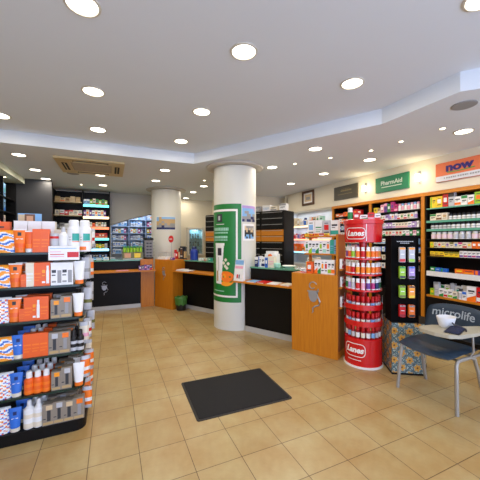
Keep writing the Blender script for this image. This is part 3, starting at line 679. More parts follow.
# ------------------------------------------------------------------ black hook rack on majolica base
FT = flower_tiles(); RKB = M('matt black board', (13, 12, 12), .8, 0, .1, 6, spec=.08)
poly = [(2.972, 2.486), (2.77, 2.178), (3.051, 2.003), (3.33, 2.17), (3.3, 2.5)]
RA = math.atan2(2.003 - 2.178, 3.051 - 2.77)
t = thing('hook_rack', 'black hook rack on a flower-tiled base between red stand and chair', 'display rack', (2.77, 2.178, 0), RA)
ca, sa = math.cos(-RA), math.sin(-RA)
lp = [((x - 2.77) * ca - (y - 2.178) * sa, (x - 2.77) * sa + (y - 2.178) * ca) for x, y in poly]
me = bpy.data.meshes.new('base'); V = [(x, y, .02) for x, y in lp] + [(x, y, .555) for x, y in lp]; n = 5
me.from_pydata(V, [], [(i, (i + 1) % n, n + (i + 1) % n, n + i) for i in range(n)] + [tuple(range(n - 1, -1, -1)), tuple(range(n, 2 * n))])
me.materials.append(FT); me.materials.append(BLK); uv = me.uv_layers.new(name='UVMap'); acc = 0
for i, p in enumerate(me.polygons):
    if i < n:
        ln = (Vector(lp[(i + 1) % n]) - Vector(lp[i])).length; us = (acc, acc + ln, acc + ln, acc); acc += ln
        for li, u, v in zip(p.loop_indices, us, (.02, .02, .555, .555)): uv.data[li].uv = (u, v)
    else: p.material_index = 1
link('base', me, t)
b = MB(); gx = sum(p[0] for p in lp) / 5; gy = sum(p[1] for p in lp) / 5
b.prism([(gx + (x - gx) * 1.015, gy + (y - gy) * 1.015) for x, y in lp], 0, .02, BLK); b.obj('plinth', t)
b = MB(); b.box(.012, .266, .03, .18, .556, 1.5, RKB); b.obj('hook_panel', t, bevel=.003)
b = MB(); b.box(.0, .011, .02, .2, .556, 1.5, RKB); b.box(.267, .278, .02, .2, .556, 1.5, RKB); b.obj('side_panel', t)
b = MB(); 
for k in range(9): b.box(.06 + k * .019, .075 + k * .019, .0285, .0298, 1.43, 1.438, C('silver')); 
for k in range(5): b.box(.095 + k * .019, .11 + k * .019, .0285, .0298, 1.412, 1.42, C('silver'))
b.obj('lettering', t)
PK = [('silver', 'amber', 'red', 'silver pouch with red fruit print'), ('silver', 'amber', 'lime', 'silver pouch with green fruit print'), ('lime', 'green', 'charcoal', 'pale green sachet'), ('lilac', 'blue', 'charcoal', 'violet blue sachet'),
      ('lime', 'olive', 'olive', 'lime green sachet'), ('amber', 'charcoal', 'yellow', 'yellow sachet with black edge'), ('red', 'grey', 'darkred', 'red sachet'), ('orange', 'grey', 'charcoal', 'bright orange sachet')]
for i in range(4):
    for j in range(2):
        base, a1, a2, ds = PK[i * 2 + j]; z = 1.37 - i * .205; x = .092 + j * .093
        b = MB(); b.tube([(x, .03, z), (x, -.05, z), (x, -.055, z + .008)], .0025, STL, 6); b.obj('hook', t)
        h = .16 if i == 0 else .13
        k = MB(); k.prism(rr(.058, h, .006), 0, .012, C(base), xf=lambda v: (v[0], v[2], v[1] - h / 2)); k.decal(-.027, .027, -h * .16, -.004, -.0008, C(a1)); k.decal(-.027, .027, -h + .004, -h * .78, -.0008, C(a2)); k.decal(-.018, .018, -h * .5, -h * .44, -.0008, C('white'))
        me = k.mesh('hanging_sachet')
        for q in range(2):
            ly = -.02 - q * .02; wx = 2.77 + math.cos(RA) * x - math.sin(RA) * ly; wy = 2.178 + math.sin(RA) * x + math.cos(RA) * ly
            tag(link('hanging_sachet', me, None, (wx, wy, z + .004), RA), f'{ds} on the hook rack, {("behind its twin", "foremost on its hook")[q]}', 'sachet', 'sachets hanging on the hook rack')

# ------------------------------------------------------------------ tablet chair
t = thing('tablet_chair', 'navy padded tablet-arm chair with grey metal legs before the right shelving', 'chair', (2.8, 1.7, 0))
NV = M('navy vinyl', (38, 56, 72), .38, 0, .06, 12); LG = M('grey painted steel', (160, 156, 148), .4, .35, .03, 10); TB = M('beige laminate tablet', (172, 166, 146), .42, 0, .03, 8)
b = MB(); nx, ny = 14, 14; V = []
def seat(u, v, top):
    x = -.25 + .41 * u; y = -.25 + .50 * v
    e = min(1, (1 - abs(2 * u - 1) ** 6)) * min(1, (1 - abs(2 * v - 1) ** 6)); 
    rx = (1 - .10 * abs(2 * u - 1) ** 3 * 0); yy = y * (1 - .07 * abs(2 * u - 1) ** 4); xx = x - .03 * (1 - (2 * v - 1) ** 2) * (1 - u)
    dip = .022 * (1 - (2 * v - 1) ** 2) * 1; front = -.03 * max(0, .35 - u) / .35
    z = .482 + front * .8 - dip * .5 + (.03 * e ** .4 if top else -.028 * e ** .4)
    return (xx, yy, z)
for top in (1, 0):
    V = [seat(i / nx, j / ny, top) for j in range(ny + 1) for i in range(nx + 1)]
    F = [(j * (nx + 1) + i, j * (nx + 1) + i + 1, (j + 1) * (nx + 1) + i + 1, (j + 1) * (nx + 1) + i) for j in range(ny) for i in range(nx)]
    b.add(V, F if top else [f[::-1] for f in F], NV, True)
b.obj('seat', t)
b = MB(); N = 16; H0, H1 = .5, .79
def back(u, v, s):
    y = .285 * (2 * u - 1); z = H0 + (H1 - H0) * v
    sq = (1 - abs(2 * u - 1) ** 7) * (1 - abs(2 * v - 1) ** 7); y *= 1 - .1 * abs(2 * v - 1) ** 5; z += .025 * (1 - (2 * u - 1) ** 2) * (v - .3) - .02 * abs(2 * u - 1) ** 4 * (2 * v - 1)
    x = .225 + .07 * v + .045 * (1 - (2 * u - 1) ** 2) - .02
    return (x + s * (.004 + .02 * max(0, sq) ** .35), y, z)
for s in (-1, 1):
    V = [back(i / N, j / N, s) for j in range(N + 1) for i in range(N + 1)]
    F = [(j * (N + 1) + i, j * (N + 1) + i + 1, (j + 1) * (N + 1) + i + 1, (j + 1) * (N + 1) + i) for j in range(N) for i in range(N)]
    b.add(V, F if s > 0 else [f[::-1] for f in F], NV, True)
ring = [(i / N, 0) for i in range(N)] + [(1, j / N) for j in range(N)] + [(1 - i / N, 1) for i in range(N)] + [(0, 1 - j / N) for j in range(N)]
k = len(ring); V = [back(u, v, -1) for u, v in ring] + [back(u, v, 1) for u, v in ring]; b.add(V, [(i, (i + 1) % k, k + (i + 1) % k, k + i) for i in range(k)], NV, True)
bo = b.obj('backrest', t)
me = text_mesh('microlife', .108, .001, M('grey lettering', (170, 180, 184), .5), bold=.001)
for v in me.vertices:
    yl = -v.co.x + .035; zz = v.co.y; u = .5 + yl / .57; vv = .72 + zz / (H1 - H0)
    p = back(u, vv, -1); v.co = (p[0] - .002 - v.co.z, yl, .712 + zz + .012 * (1 - (2 * u - 1) ** 2))
me.flip_normals() if hasattr(me, 'flip_normals') else None
link('lettering', me, bo)
def leg(pts): b = MB(); b.tube(pts, .0155, LG, 10); return b.obj('leg', t)
leg([(-.225, .262, 0), (-.2, .25, .3), (-.185, .245, .41), (-.16, .245, .438), (.0, .245, .44)])
leg([(-.205, -.262, 0), (-.19, -.25, .3), (-.18, -.245, .41), (-.16, -.245, .438), (.0, -.245, .44)])
leg([(.2, -.262, 0), (.12, -.25, .3), (.07, -.245, .42), (.0, -.245, .44)])
leg([(.2, .262, 0), (.12, .25, .3), (.07, .245, .42), (.0, .245, .44)])
b = MB(); b.tube([(-.12, -.24, .425), (-.12, .24, .425)], .01, LG); b.tube([(.1, -.24, .425), (.1, .24, .425)], .01, LG); b.obj('seat_frame', t)
for sy in (-1, 1):
    b = MB(); b.tube([(.02, sy * .245, .44), (.15, sy * .245, .44), (.225, sy * .24, .47), (.25, sy * .235, .58)], .011, LG); b.obj('back_support', t)
b = MB(); out = [(-.3, -.02), (-.305, -.14), (-.27, -.24), (-.18, -.285), (.0, -.3), (.2, -.3), (.27, -.27), (.27, -.2), (.18, -.17), (.08, -.13), (.0, -.05), (-.1, .01), (-.22, .03), (-.28, .015)]
b.prism(out, .638, .668, TB, smooth=False); b.obj('writing_tablet', t, bevel=.012)
b = MB(); b.tube([(.14, -.245, .44), (.16, -.275, .5), (.16, -.275, .637)], .011, LG); b.tube([(.0, -.245, .44), (.0, -.275, .5), (.0, -.27, .637)], .009, LG); b.obj('tablet_support', t)
WP = M('white plastic', (236, 236, 234), .35)
b = MB(); b.lathe([(.055, 0), (.062, .004), (.085, .075), (.088, .09), (.08, .09), (.058, .012)], WP, 26, sy=.8); o = b.obj('white_bowl', None, (2.76, 1.62, .668)); tag(o, 'white flared plastic bowl standing on the writing tablet of the navy chair', 'bowl')
t = thing('pressure_cuff', 'crumpled navy blue cuff with tube on the writing tablet', 'cuff', (2.69, 1.51, .668), .3); t.scale = (1.25, 1.2, 1.3)
NVC = M('navy cloth', (20, 28, 58), .8, 0, .2, 60)
b = MB(); V = []; nx, ny = 12, 6
for s in (1, 0):
    V = [(-.09 + .18 * i / nx, -.045 + .09 * j / ny, (.006 + .022 * abs(math.sin(i * .7 + j * .4)) * (1 - abs(2 * i / nx - 1) ** 4) * (1 - abs(2 * j / ny - 1) ** 4)) if s else 0) for j in range(ny + 1) for i in range(nx + 1)]
    F = [(j * (nx + 1) + i, j * (nx + 1) + i + 1, (j + 1) * (nx + 1) + i + 1, (j + 1) * (nx + 1) + i) for j in range(ny) for i in range(nx)]
    b.add(V, F if s else [f[::-1] for f in F], NVC, True)
b.obj('cuff', t)
b = MB(); b.tube([(.02, .0, .03), (.06, .03, .04), (.1, .03, .02), (.12, -.01, .008), (.08, -.05, .006), (.03, -.06, .006)], .005, C('charcoal'), 8); b.obj('air_tube', t)

# ------------------------------------------------------------------ doormat
MT = M('black mat pile', (24, 23, 22), .95, 0, .5, 160); ME = M('mat rubber edge', (44, 40, 36), .7)
t = thing('door_mat', 'black rectangular floor mat lying on the tiles in the middle', 'mat', (1.075, 2.555, 0), math.radians(-1.5))
b = MB(); b.prism(rr(.89, .67, .02), 0, .006, ME); b.obj('edge', t)
b = MB(); b.prism(rr(.85, .63, .015), .006, .011, MT); b.obj('pile', t)

# ------------------------------------------------------------------ column poster, photographs
def poster(nm, label, col, build, group=None):
    cx, cy, r = col; t = thing(nm, label, 'poster', (cx, cy, 0), -math.atan2(cx, cy), group); build(t, r); return t
GP = M('poster green', (20, 122, 50), .4, 0, .05, 5)
def big(t, r):
    a0, a1 = -1.7, .29
    b = MB(); cyl_patch(b, r + .002, a0, a1, .45, 2.03, GP); b.obj('sheet', t)
    b = MB(); R2 = r + .004
    cyl_patch(b, R2, a0, a1 - .17, 1.91, 1.945, RW); cyl_patch(b, R2, a0, a1 - .17, .53, .56, RW); cyl_patch(b, R2, a1 - .25, a1 - .17, .56, 1.91, RW); b.obj('white_border', t)
    b = MB()
    cyl_patch(b, R2, -.95, -.6, 1.74, 1.87, C('charcoal')); cyl_patch(b, R2 + .001, -.84, -.72, 1.77, 1.84, C('silver')); cyl_patch(b, R2, -1.0, -.5, 1.70, 1.71, RW)
    for z0, z1, q in ((1.6, 1.65, -.28), (1.555, 1.58, -.3), (1.475, 1.515, -.34), (1.44, 1.46, -.34)):
        x = -1.2
        while x < q: cyl_patch(b, R2, x, min(q, x + .075), z0, z1, C('mint')); x += .1
    cyl_patch(b, R2, -1.2, -.5, .62, .632, C('mint')); b.obj('lettering', t)
    b = MB(); V = [(-.92, 1.08), (-.56, 1.14), (-.5, 1.12), (-.66, .66), (-.84, .66)]
    rr_ = R2 + .001
    cyl_patch(b, rr_, -1.08, -.48, 1.36, 1.40, C('white'))
    n = 10
    for i in range(n):
        v0, v1 = i / n, (i + 1) / n; L0, R0 = -.72 - .13 + .07 * v0 * 0, -.72 + .08
        cyl_patch(b, rr_, -1.0 - .06 * v0, -.64 + .14 * v0, .74 + .64 * v0, .74 + .64 * v1, C('white'))
    cyl_patch(b, rr_ + .001, -.88, -.64, 1.2, 1.32, C('charcoal')); cyl_patch(b, rr_ + .001, -.95, -.84, .78, .95, C('tan')); cyl_patch(b, rr_ + .001, -.82, -.79, .95, 1.17, C('grey')); b.obj('printed_tube', t)
    b = MB()
    for (ac, zc, ra, m, dr) in ((-.42, .83, .15, C('amber'), .0002), (-.38, .86, .11, C('orange'), .0008)):
        V = [(0, 0, 0)]; V = []
        for k in range(24):
            x = ra * math.cos(2 * PI * k / 24); z = ra * .8 * math.sin(2 * PI * k / 24); V.append(((rr_ + dr) * math.sin(ac + x / r), -(rr_ + dr) * math.cos(ac + x / r), zc + z))
        cen = ((rr_ + dr) * math.sin(ac), -(rr_ + dr) * math.cos(ac), zc); b.add(V + [cen], [(k, (k + 1) % 24, 24) for k in range(24)], m, True)
    for (ac, zc) in ((-.52, 1.08), (-.42, 1.13), (-.44, 1.03), (-.3, 1.07), (-.36, 1.0)): 
        for q in range(4):
            cyl_patch(b, rr_ + .0012, ac + .035 * math.cos(q * 1.57) - .03, ac + .035 * math.cos(q * 1.57) + .03, zc + .014 * math.sin(q * 1.57) - .012, zc + .014 * math.sin(q * 1.57) + .012, C('cream'))
    b.obj('printed_fruit', t)
poster('column_poster', 'tall green product poster with white border wrapped around the near column', CA, big)
def photo(cols, a0, a1, z0, z1, mar):
    def f(t, r):
        b = MB(); cyl_patch(b, r + .002, a0, a1, z0, z1, C('white')); b.obj('sheet', t)
        b = MB(); rg = random.Random(str(cols)); na, nz = 7, 6
        A0, A1, Z0, Z1 = a0 + mar, a1 - mar, z0 + mar * .4, z1 - mar * .4
        for i in range(na):
            for j in range(nz):
                c = cols[min(len(cols) - 1, int((j + rg.random() * 2.2) / (nz + 1.2) * len(cols)))]
                cyl_patch(b, r + .0035, A0 + (A1 - A0) * i / na, A0 + (A1 - A0) * (i + 1) / na, Z0 + (Z1 - Z0) * j / nz, Z0 + (Z1 - Z0) * (j + 1) / nz, C(c), 2)
        b.obj('print', t)
    return f
poster('photo_print', 'blue-toned photo print beside the green poster, upper of two', CA, photo(('navy', 'grey', 'sky', 'lilac'), .31, 1.15, 1.74, 2.01, .01), 'photo prints on the columns')
poster('photo_print', 'white-bordered photo print beside the green poster, lower of two', CA, photo(('sky', 'charcoal', 'beige', 'grey'), .36, 1.1, 1.44, 1.71, .08), 'photo prints on the columns')
poster('photo_print', 'colourful landscape photo print on the far column', CB, photo(('navy', 'grey', 'tan', 'sky'), -.7, .62, 1.69, 2.0, .02), 'photo prints on the columns')

# ------------------------------------------------------------------ waste bin
bx, by = cp(-2.812, -.56)
t = thing('waste_bin', 'black waste bin with green liner bag before the far counter', 'bin', (bx, by, 0))
b = MB(); b.lathe([(.088, 0), (.093, .005), (.113, .2), (.106, .2), (.084, .01)], C('black'), 26); b.obj('bin_body', t)
b = MB(); GB = M('green plastic bag', (66, 120, 50), .35, 0, .25, 25); V = []; N = 36
for j, (rr0, z) in enumerate(((.114, .12), (.119, .19), (.129, .25), (.126, .275), (.112, .27), (.1, .2))):
    for k in range(N): 
        w = 1 + .05 * math.sin(k * 1.9 + j * .5) * (1 if j < 4 else .4); V.append((rr0 * w * math.cos(2 * PI * k / N), rr0 * w * math.sin(2 * PI * k / N), z + (.012 * math.sin(k * 1.3) if j in (0, 3) else 0)))
b.add(V, [(j * N + k, j * N + (k + 1) % N, (j + 1) * N + (k + 1) % N, (j + 1) * N + k) for j in range(5) for k in range(N)], GB, True); b.obj('liner_bag', t)

# ------------------------------------------------------------------ things on the counters
def on_counter(k, s, tt, z, label, group=None, rz=0): return place(k, *cp(s, tt), z, CT + rz, label, group)
GC = 'boxes on the middle counter'
row([carton('navy', 'white', .065, .05, .16, 'top'), carton('white', 'blue', .055, .05, .17, 'stripe'), carton('white', 'navy', .06, .05, .16, 'band'), carton('blue', 'white', .05, .05, .15, 'logo'), carton('cream', 'pink', .11, .08, .17, 'lines')], cp(-.86, -.38), CT, 1.022, '{d}, {o} from the poster column on the counter', GC, .005)
t = thing('tissue_box', 'white rounded tissue box with orange opening behind the counter boxes', 'tissue box', (*cp(-.66, -.61), 1.022), CT)
b = MB(); b.prism(rr(.24, .14, .04), 0, .2, C('white')); b.prism(rr(.2, .12, .04), .2, .245, C('white')); b.obj('box_body', t, bevel=.008)
b = MB(); b.lathe([(.04, 0), (.03, .006)], C('orange'), 18, xf=lambda v: (v[0], -.071 - v[2], .17 + v[1] * .8)); b.obj('opening', t)
t = thing('change_tray', 'round white dish on the green glass counter top', 'dish', (*cp(-.3, -.5), 1.022), CT)
b = MB(); b.lathe([(.05, 0), (.055, .004), (.1, .03), (.105, .036), (.096, .034), (.05, .01)], C('white'), 26); b.obj('dish', t)
b = MB(); b.lathe([(.03, .0), (.05, .01), (.055, .06), (.05, .075)], C('mint'), 20); o = b.obj('green_tub', None, (*cp(-.46, -.42), 1.022)); tag(o, 'pale green tub between the boxes and the white dish', 'tub')
b = MB(); b.prism(rr(.3, .2, .01), 0, .006, GREENGL); o = b.obj('glass_tray', None, (*cp(-.18, -.4), 1.0225), CT); tag(o, 'flat green glass tray on the counter next to the orange cabinet', 'tray')
GC2 = 'products on the orange counter end'
row([tube('yellow', 'green', 'lime', .055, .12, badge='green'), tube('lime', 'yellow', 'yellow', .05, .11, badge='green'), pill('green', 'yellow', 'yellow', .03, .13), carton('yellow', 'green', .06, .05, .12, 'logo')], cp(.0, -.42), CT, 1.02, '{d}, {o} from black counter on the orange end', GC2, .004)
row([carton('white', 'mint', .06, .05, .17, 'logo'), carton('cream', 'teal', .06, .05, .16, 'band'), carton('white', 'pink', .06, .05, .18, 'lines')], cp(-.02, -.53), CT, 1.02, '{d}, {o} in back row on orange end', GC2, .004)
k = carton('deeporange', 'white', .075, .06, .15, 'logo'); on_counter(k, .235, -.06, 1.02, 'deep orange carton standing before the wooden counter shelf', GC2)
k = carton('white', 'red', .07, .05, .06, 'band'); on_counter(k, .15, -.05, 1.02, 'low white carton beside the deep orange carton', GC2)
fs = ', {o} along the {s} of the orange counter shelf'
row([carton('white', c, .042, .05, .18, s) for c, s in (('orange', 'split'), ('green', 'split'), ('amber', 'logo'), ('red', 'logo'), ('lime', 'band'), ('orange', 'band'))] + [carton('yellow', 'olive', .03, .05, .18, 'stripe')], cp(.285, -.06), CT, 1.02, '{d}, {o} before the wooden counter shelf', 'upright cartons before the counter shelf', .002, limit=.29)
row([carton('white', c, .046, .05, .17, s) for c, s in (('green', 'logo'), ('lime', 'split'), ('sky', 'band'), ('green', 'split'), ('lime', 'logo'), ('mint', 'band'), ('orange', 'logo'))] + [carton('teal', 'sky', .05, .05, .18, 'lines'), carton('sky', 'navy', .04, .05, .18, 'lines')], cp(.13, -.125), CT, 1.275, '{d}, {o} along middle board of counter shelf', 'cartons on the middle board of the counter shelf', .002, limit=.44)
row([carton('yellow', 'orange', .06, .04, .03, 'logo'), carton('red', 'yellow', .06, .04, .03, 'logo'), carton('amber', 'red', .06, .04, .03, 'logo'), carton('red', 'white', .06, .04, .03, 'band'), carton('yellow', 'red', .06, .04, .03, 'band')], cp(.13, -.11), CT, 1.505, '{d}, {o} of the flat row on shelf top', 'flat cartons on the counter shelf top', .006)
row([carton('white', c, .1, .07, .21, s) for c, s in (('sky', 'logo'), ('green', 'lines'))] + [carton('silver', 'red', .1, .07, .2, 'logo'), carton('white', 'teal', .1, .07, .2, 'band')], cp(.13, -.2), CT, 1.505, '{d}, {o} of the tall row on shelf top', 'tall cartons on the counter shelf top', .006)
row([carton('charcoal', 'silver', .05, .05, .1, 'logo'), carton('white', 'green', .05, .05, .12, 'band'), carton('charcoal', 'amber', .05, .05, .11, 'band'), carton('black', 'silver', .05, .05, .12, 'logo')], cp(.18, -.2), CT, 1.02, '{d}, {o} under the lower wooden shelf board', 'cartons under the counter shelf board', .03)
for z, n in ((1.1, 'top'), (.88, 'middle'), (.64, 'bottom')):
    for q, k in enumerate((carton('white', 'red', .06, .03, .12, 'band'), carton('red', 'white', .06, .03, .12, 'logo'))):
        place(k, *cp(.611 + .02, -.08 - .075 * q), z, CT + PI / 2, k['desc'] + f', {("nearer", "farther")[q]} on the {n} step of the side shelf', 'cartons on the stepped side shelf')

# leaflets on the ledges
t = thing('leaflet_holder', 'white leaflet holder with pink heading on ledge by the green poster', 'leaflet holder', (*cp(-.955, -.105), .815), CT)
b = MB(); b.prism([(-.04, 0), (.04, 0), (.025, .33), (.02, .33)], -.085, .085, C('white'), xf=lambda v: (v[2], v[0], v[1])); b.obj('stand', t)
b = MB(); f = lambda x0, x1, z0, z1, m, e=.001: b.add([(x0, -.04 + .06 * z0 / .33 - e, z0), (x1, -.04 + .06 * z0 / .33 - e, z0), (x1, -.04 + .06 * z1 / .33 - e, z1), (x0, -.04 + .06 * z1 / .33 - e, z1)], [(0, 1, 2, 3)], m)
f(-.08, .08, .25, .32, C('sky')); f(-.075, .075, .01, .24, C('white'), .002); f(-.075, .075, .19, .23, C('pink'), .003); f(-.03, 0, .04, .1, C('red'), .003); f(.01, .03, .04, .1, C('charcoal'), .003); b.obj('leaflet', t)
for i, (s, c, l) in enumerate(((-.72, 'sky', 'pale blue leaflet stack on the ledge beside the leaflet holder'), (-.54, 'red', 'red leaflet stack lying on the middle counter ledge'), (-.36, 'white', 'white leaflet stack on the ledge near red leaflets'), (-.14, 'cream', 'cream paper stack on the ledge beside the orange cabinet'))):
    b = MB(); b.box(-.075, .075, -.1, .1, 0, .012 + .004 * (i % 2), C(c)); b.decal(-.06, .06, .002, .01, -.101, C('white')); o = b.obj('leaflet_stack', None, (*cp(s, -.17), .815), CT + .08 * (-1) ** i); tag(o, l, 'leaflets', 'leaflets on the ledges')
for i, (s, z) in enumerate(((-2.8, .03), (-2.62, .018))):
    b = MB()
    for q in range(3): b.box(-.08, .08, -.1, .1, q * z / 3, (q + 1) * z / 3, C(('white', 'silver', 'white')[q]), xf=lambda v, q=q: (v[0] + .008 * q, v[1], v[2]))
    o = b.obj('paper_stack', None, (*cp(s, -.58), .815), CT + .1); tag(o, f'{("thick", "thin")[i]} white paper stack on the ledge above the waste bin', 'papers', 'papers above the waste bin')
b = MB(); b.box(-.12, .12, -.05, .05, 0, .01, C('pink')); o = b.obj('leaflet_stack', None, (.2, 6.42, .815)); tag(o, 'thin pink leaflet stack lying on the long counter ledge', 'leaflets', 'leaflets on the ledges')
b = MB(); b.box(-.12, .1, -.05, .05, 0, .02, C('cream')); o = b.obj('leaflet_stack', None, (-.72, 6.42, .815)); tag(o, 'cream leaflet stack on the long counter ledge behind the gondola', 'leaflets', 'leaflets on the ledges')
row([carton('purple', 'white', .05, .05, .09, 'logo'), carton('navy', 'lilac', .05, .05, .1, 'band'), carton('purple', 'pink', .05, .05, .11, 'logo'), carton('lilac', 'navy', .05, .05, .1, 'logo'), carton('navy', 'red', .05, .05, .11, 'band')], (.52, 6.36), 0, .815, '{d}, {o} on the ledge below the sunglasses rack', 'small purple cartons on the ledge', .004)
# long counter top
t = thing('countertop_display', 'grey countertop display box with two bright cards and lime products', 'display box', (.41, 6.8, 1.022))
b = MB(); b.box(-.2, .22, -.1, .1, 0, .16, C('olive')); b.obj('box_body', t)
b = MB(); b.decal(-.16, -.03, .04, .14, -.1008, C('skin')); b.decal(.04, .17, .04, .14, -.1008, C('yellow')); b.decal(-.19, .21, .005, .025, -.1008, C('silver')); b.obj('printed_cards', t)
row([pill('lime', 'green', 'lime', .032, .13, 'lime bottle with green lid')] * 6, (.225, 6.74), 0, 1.183, '{d}, {o} standing in the countertop display box', 'lime bottles in the display box', .003)
row([carton('silver', 'white', .1, .08, .05, 'lines'), carton('white', 'sky', .1, .08, .06, 'logo'), carton('silver', 'teal', .09, .08, .05, 'band')], (-.3, 6.75), 0, 1.022, '{d}, {o} from gondola on the long counter top', 'small boxes on the long counter top', .04)
t = thing('sunglasses_rack', 'grey revolving sunglasses rack with black cap on the corner counter', 'display rack', (.765, 6.84, 1.025))
GR = M('rack grey', (128, 126, 128), .45)
b = MB(); b.lathe([(.11, 0), (.11, .02), (.1, .035)], C('black'), 24); b.obj('base', t)
b = MB(); b.box(-.085, .085, -.085, .085, .035, .42, GR); b.obj('column_panel', t, bevel=.006)
b = MB(); b.lathe([(.1, .42), (.11, .43), (.11, .46), (.09, .475)], C('black'), 24); b.obj('cap', t)
for k in range(5):
    z = .08 + k * .07
    for sx in (-1, 1):
        b = MB(); b.tube([(sx * .082, -.05, z), (sx * .125, -.06, z + .004)], .003, C('black'), 6); b.obj('peg', t)
for k in range(5):
    z = .07 + k * .07
    b = MB()
    for sx in (-1, 1): b.prism(rr(.05, .034, .012), 0, .004, C('charcoal'), xf=lambda v, sx=sx: (v[0] + sx * .033, -v[2], v[1]))
    b.tube([(-.01, -.003, .006), (.01, -.003, .006)], .003, C('charcoal'), 6)
    for sx in (-1, 1): b.tube([(sx * .058, 0, .008), (sx * .062, .03, .01), (sx * .062, .08, .008)], .002, C('charcoal'), 6)
    o = b.obj('sunglasses', None, (.765, 6.84 - .09, 1.025 + z)); tag(o, f'dark sunglasses on the revolving rack, {ORD[4 - k]} pair from its top', 'sunglasses', 'sunglasses on the rack')
# corner cabinet top
def at_corner(s, tt): return cp(s, tt)
t = thing('letter_tray', 'low white tray with wire rails on the corner cabinet', 'tray', (*cp(-3.385, -.6), 1.03), CT)
b = MB(); b.prism(rr(.28, .2, .02), 0, .05, C('white')); b.obj('tray', t, bevel=.006)
b = MB()
for x in (-.12, -.04, .04, .12): b.tube([(x, -.08, .05), (x, -.08, .14), (x, .08, .14), (x, .08, .05)], .003, STL, 6)
b.tube([(-.12, -.08, .14), (.12, -.08, .14)], .003, STL, 6); b.obj('wire_rail', t)
t = thing('round_sign', 'small round red sign on a stem at the corner cabinet', 'sign', (*cp(-3.12, -.56), 1.03), CT)
b = MB(); b.lathe([(.04, 0), (.04, .01), (.006, .012)], STL, 18); b.tube([(0, 0, .01), (0, 0, .38)], .005, STL, 8); b.obj('stem', t)
b = MB(); b.lathe([(.075, -.006), (.075, .006)], M('sign red', (214, 40, 44), .4), 28, xf=lambda v: (v[0], v[2] - .01, .44 + v[1])); b.obj('disc', t)
b = MB(); b.box(-.045, .045, -.0185, -.0165, .43, .45, RW); b.obj('mark', t)
row([pill('darkred', 'red', 'pink', .035, .2), carton('red', 'white', .07, .05, .16, 'logo'), pill('brown', 'black', 'beige', .035, .24), carton('charcoal', 'brown', .1, .08, .28, 'logo'), pill('charcoal', 'black', 'tan', .035, .27)], cp(-3.36, -.8), CT, 1.03, '{d}, {o} on the corner cabinet by red sign', 'products on the corner cabinet', .004)
row([carton('purple', 'white', .08, .05, .05, 'logo'), carton('navy', 'purple', .09, .05, .07, 'band')], cp(-3.06, -.47), CT, 1.03, '{d}, {o} at the front of the corner cabinet', 'low cartons on the corner cabinet', .004, limit=.12)
t = thing('blue_canister', 'bright blue canister on the counter beside the corner cabinet', 'canister', (*cp(-2.78, -.9), 1.022), CT)
BL = M('canister blue', (30, 60, 160), .3)
b = MB(); b.lathe([(.08, 0), (.085, .01), (.085, .18), (.07, .22), (.045, .235)], BL, 24); b.obj('canister_body', t)
b = MB(); b.lathe([(.045, .235), (.05, .24), (.05, .275), (.04, .285)], C('navy'), 20); b.obj('lid', t)
row([carton('white', 'silver', .1, .07, .05, 'lines'), carton('cream', 'red', .08, .06, .05, 'band'), carton('teal', 'white', .07, .06, .06, 'logo')], cp(-2.62, -.86), CT, 1.022, '{d}, {o} beside the blue canister', 'small boxes beside the blue canister', .05)

# glass cabinet on the back wall
x0, x1 = sight(186.5, 8.7), sight(202.5, 8.7)
t = thing('glass_cabinet', 'white framed glass cabinet glowing pale blue on the cream back wall', 'cabinet', (x0, 8.749, .98))
Wd = x1 - x0; b = MB(); WF = M('white cabinet frame', (220, 216, 206), .45)
for a in ((0, .05, 0, .85), (Wd - .05, Wd, 0, .85), (.05, Wd - .05, .79, .85), (.05, Wd - .05, 0, .05)): b.box(a[0], a[1], -.2, -.001, a[2], a[3], WF)
b.obj('frame', t)
b = MB(); b.box(.05, Wd - .05, -.012, -.002, .05, .79, M('cabinet back pale blue', (170, 200, 206), .5)); b.obj('back_panel', t)
for z in (.28, .52):
    b = MB(); b.box(.051, Wd - .051, -.18, -.013, z - .012, z, M('cabinet shelf', (150, 180, 186), .3)); b.obj('shelf', t)
b = MB(); b.box(.05, Wd - .05, -.197, -.192, .05, .79, glass('cabinet glass', (226, 240, 240), .12)); b.obj('glass_door', t)
lamp('cabinet_lamp', 'AREA', (x0 + Wd / 2, 8.64, 1.76), 2.2, (200, 230, 255), .25)
for i, z in enumerate((.05, .28, .52)):
    row([pill('charcoal', 'black', 'grey', .03, .14), pill('navy', 'black', 'charcoal', .03, .13), pill('charcoal', 'black', 'grey', .03, .15), pill('teal', 'charcoal', 'charcoal', .03, .13)], (x0 + .07, 8.58), 0, .98 + z, '{d}, {o} on the ' + ('bottom', 'middle', 'upper')[i] + ' shelf of glass cabinet', 'dark bottles in the glass cabinet', .02, limit=Wd - .14)

# ------------------------------------------------------------------ black lit shelf unit behind the long counter
UY = 7.94
t = thing('lit_shelf_unit', 'tall black shelf unit with coloured glowing shelf edges behind the long counter', 'shelving', (-1.27, UY, 0))
b = MB(); b.box(0, 1.23, .33, .36, 0, 2.66, BLK); b.obj('back_panel', t)
for x in (0, .61, 1.205):
    b = MB(); b.box(x, x + .025, 0, .33, 0, 2.66, BLK); b.obj('upright', t)
b = MB(); b.box(.0255, 1.2045, .02, .329, 0, .75, BLK); b.obj('base_cabinet', t)
UZ = [2.32, 2.03, 1.77, 1.5, 1.235, .98]
for z, m in zip(UZ, (LED_T, LED_W, LED_O, LED_T, LED_C, LED_C)):
    b = MB(); b.box(.6355, 1.2045, .0, .329, z - .03, z - .0005, BLK); s_ = b.obj('shelf', t)
    b = MB(); b.box(.6355, 1.2045, -.012, -.0005, z - .058, z - .002, m); b.obj('light_strip', s_)
LZ = [2.37, 2.05, 1.72]
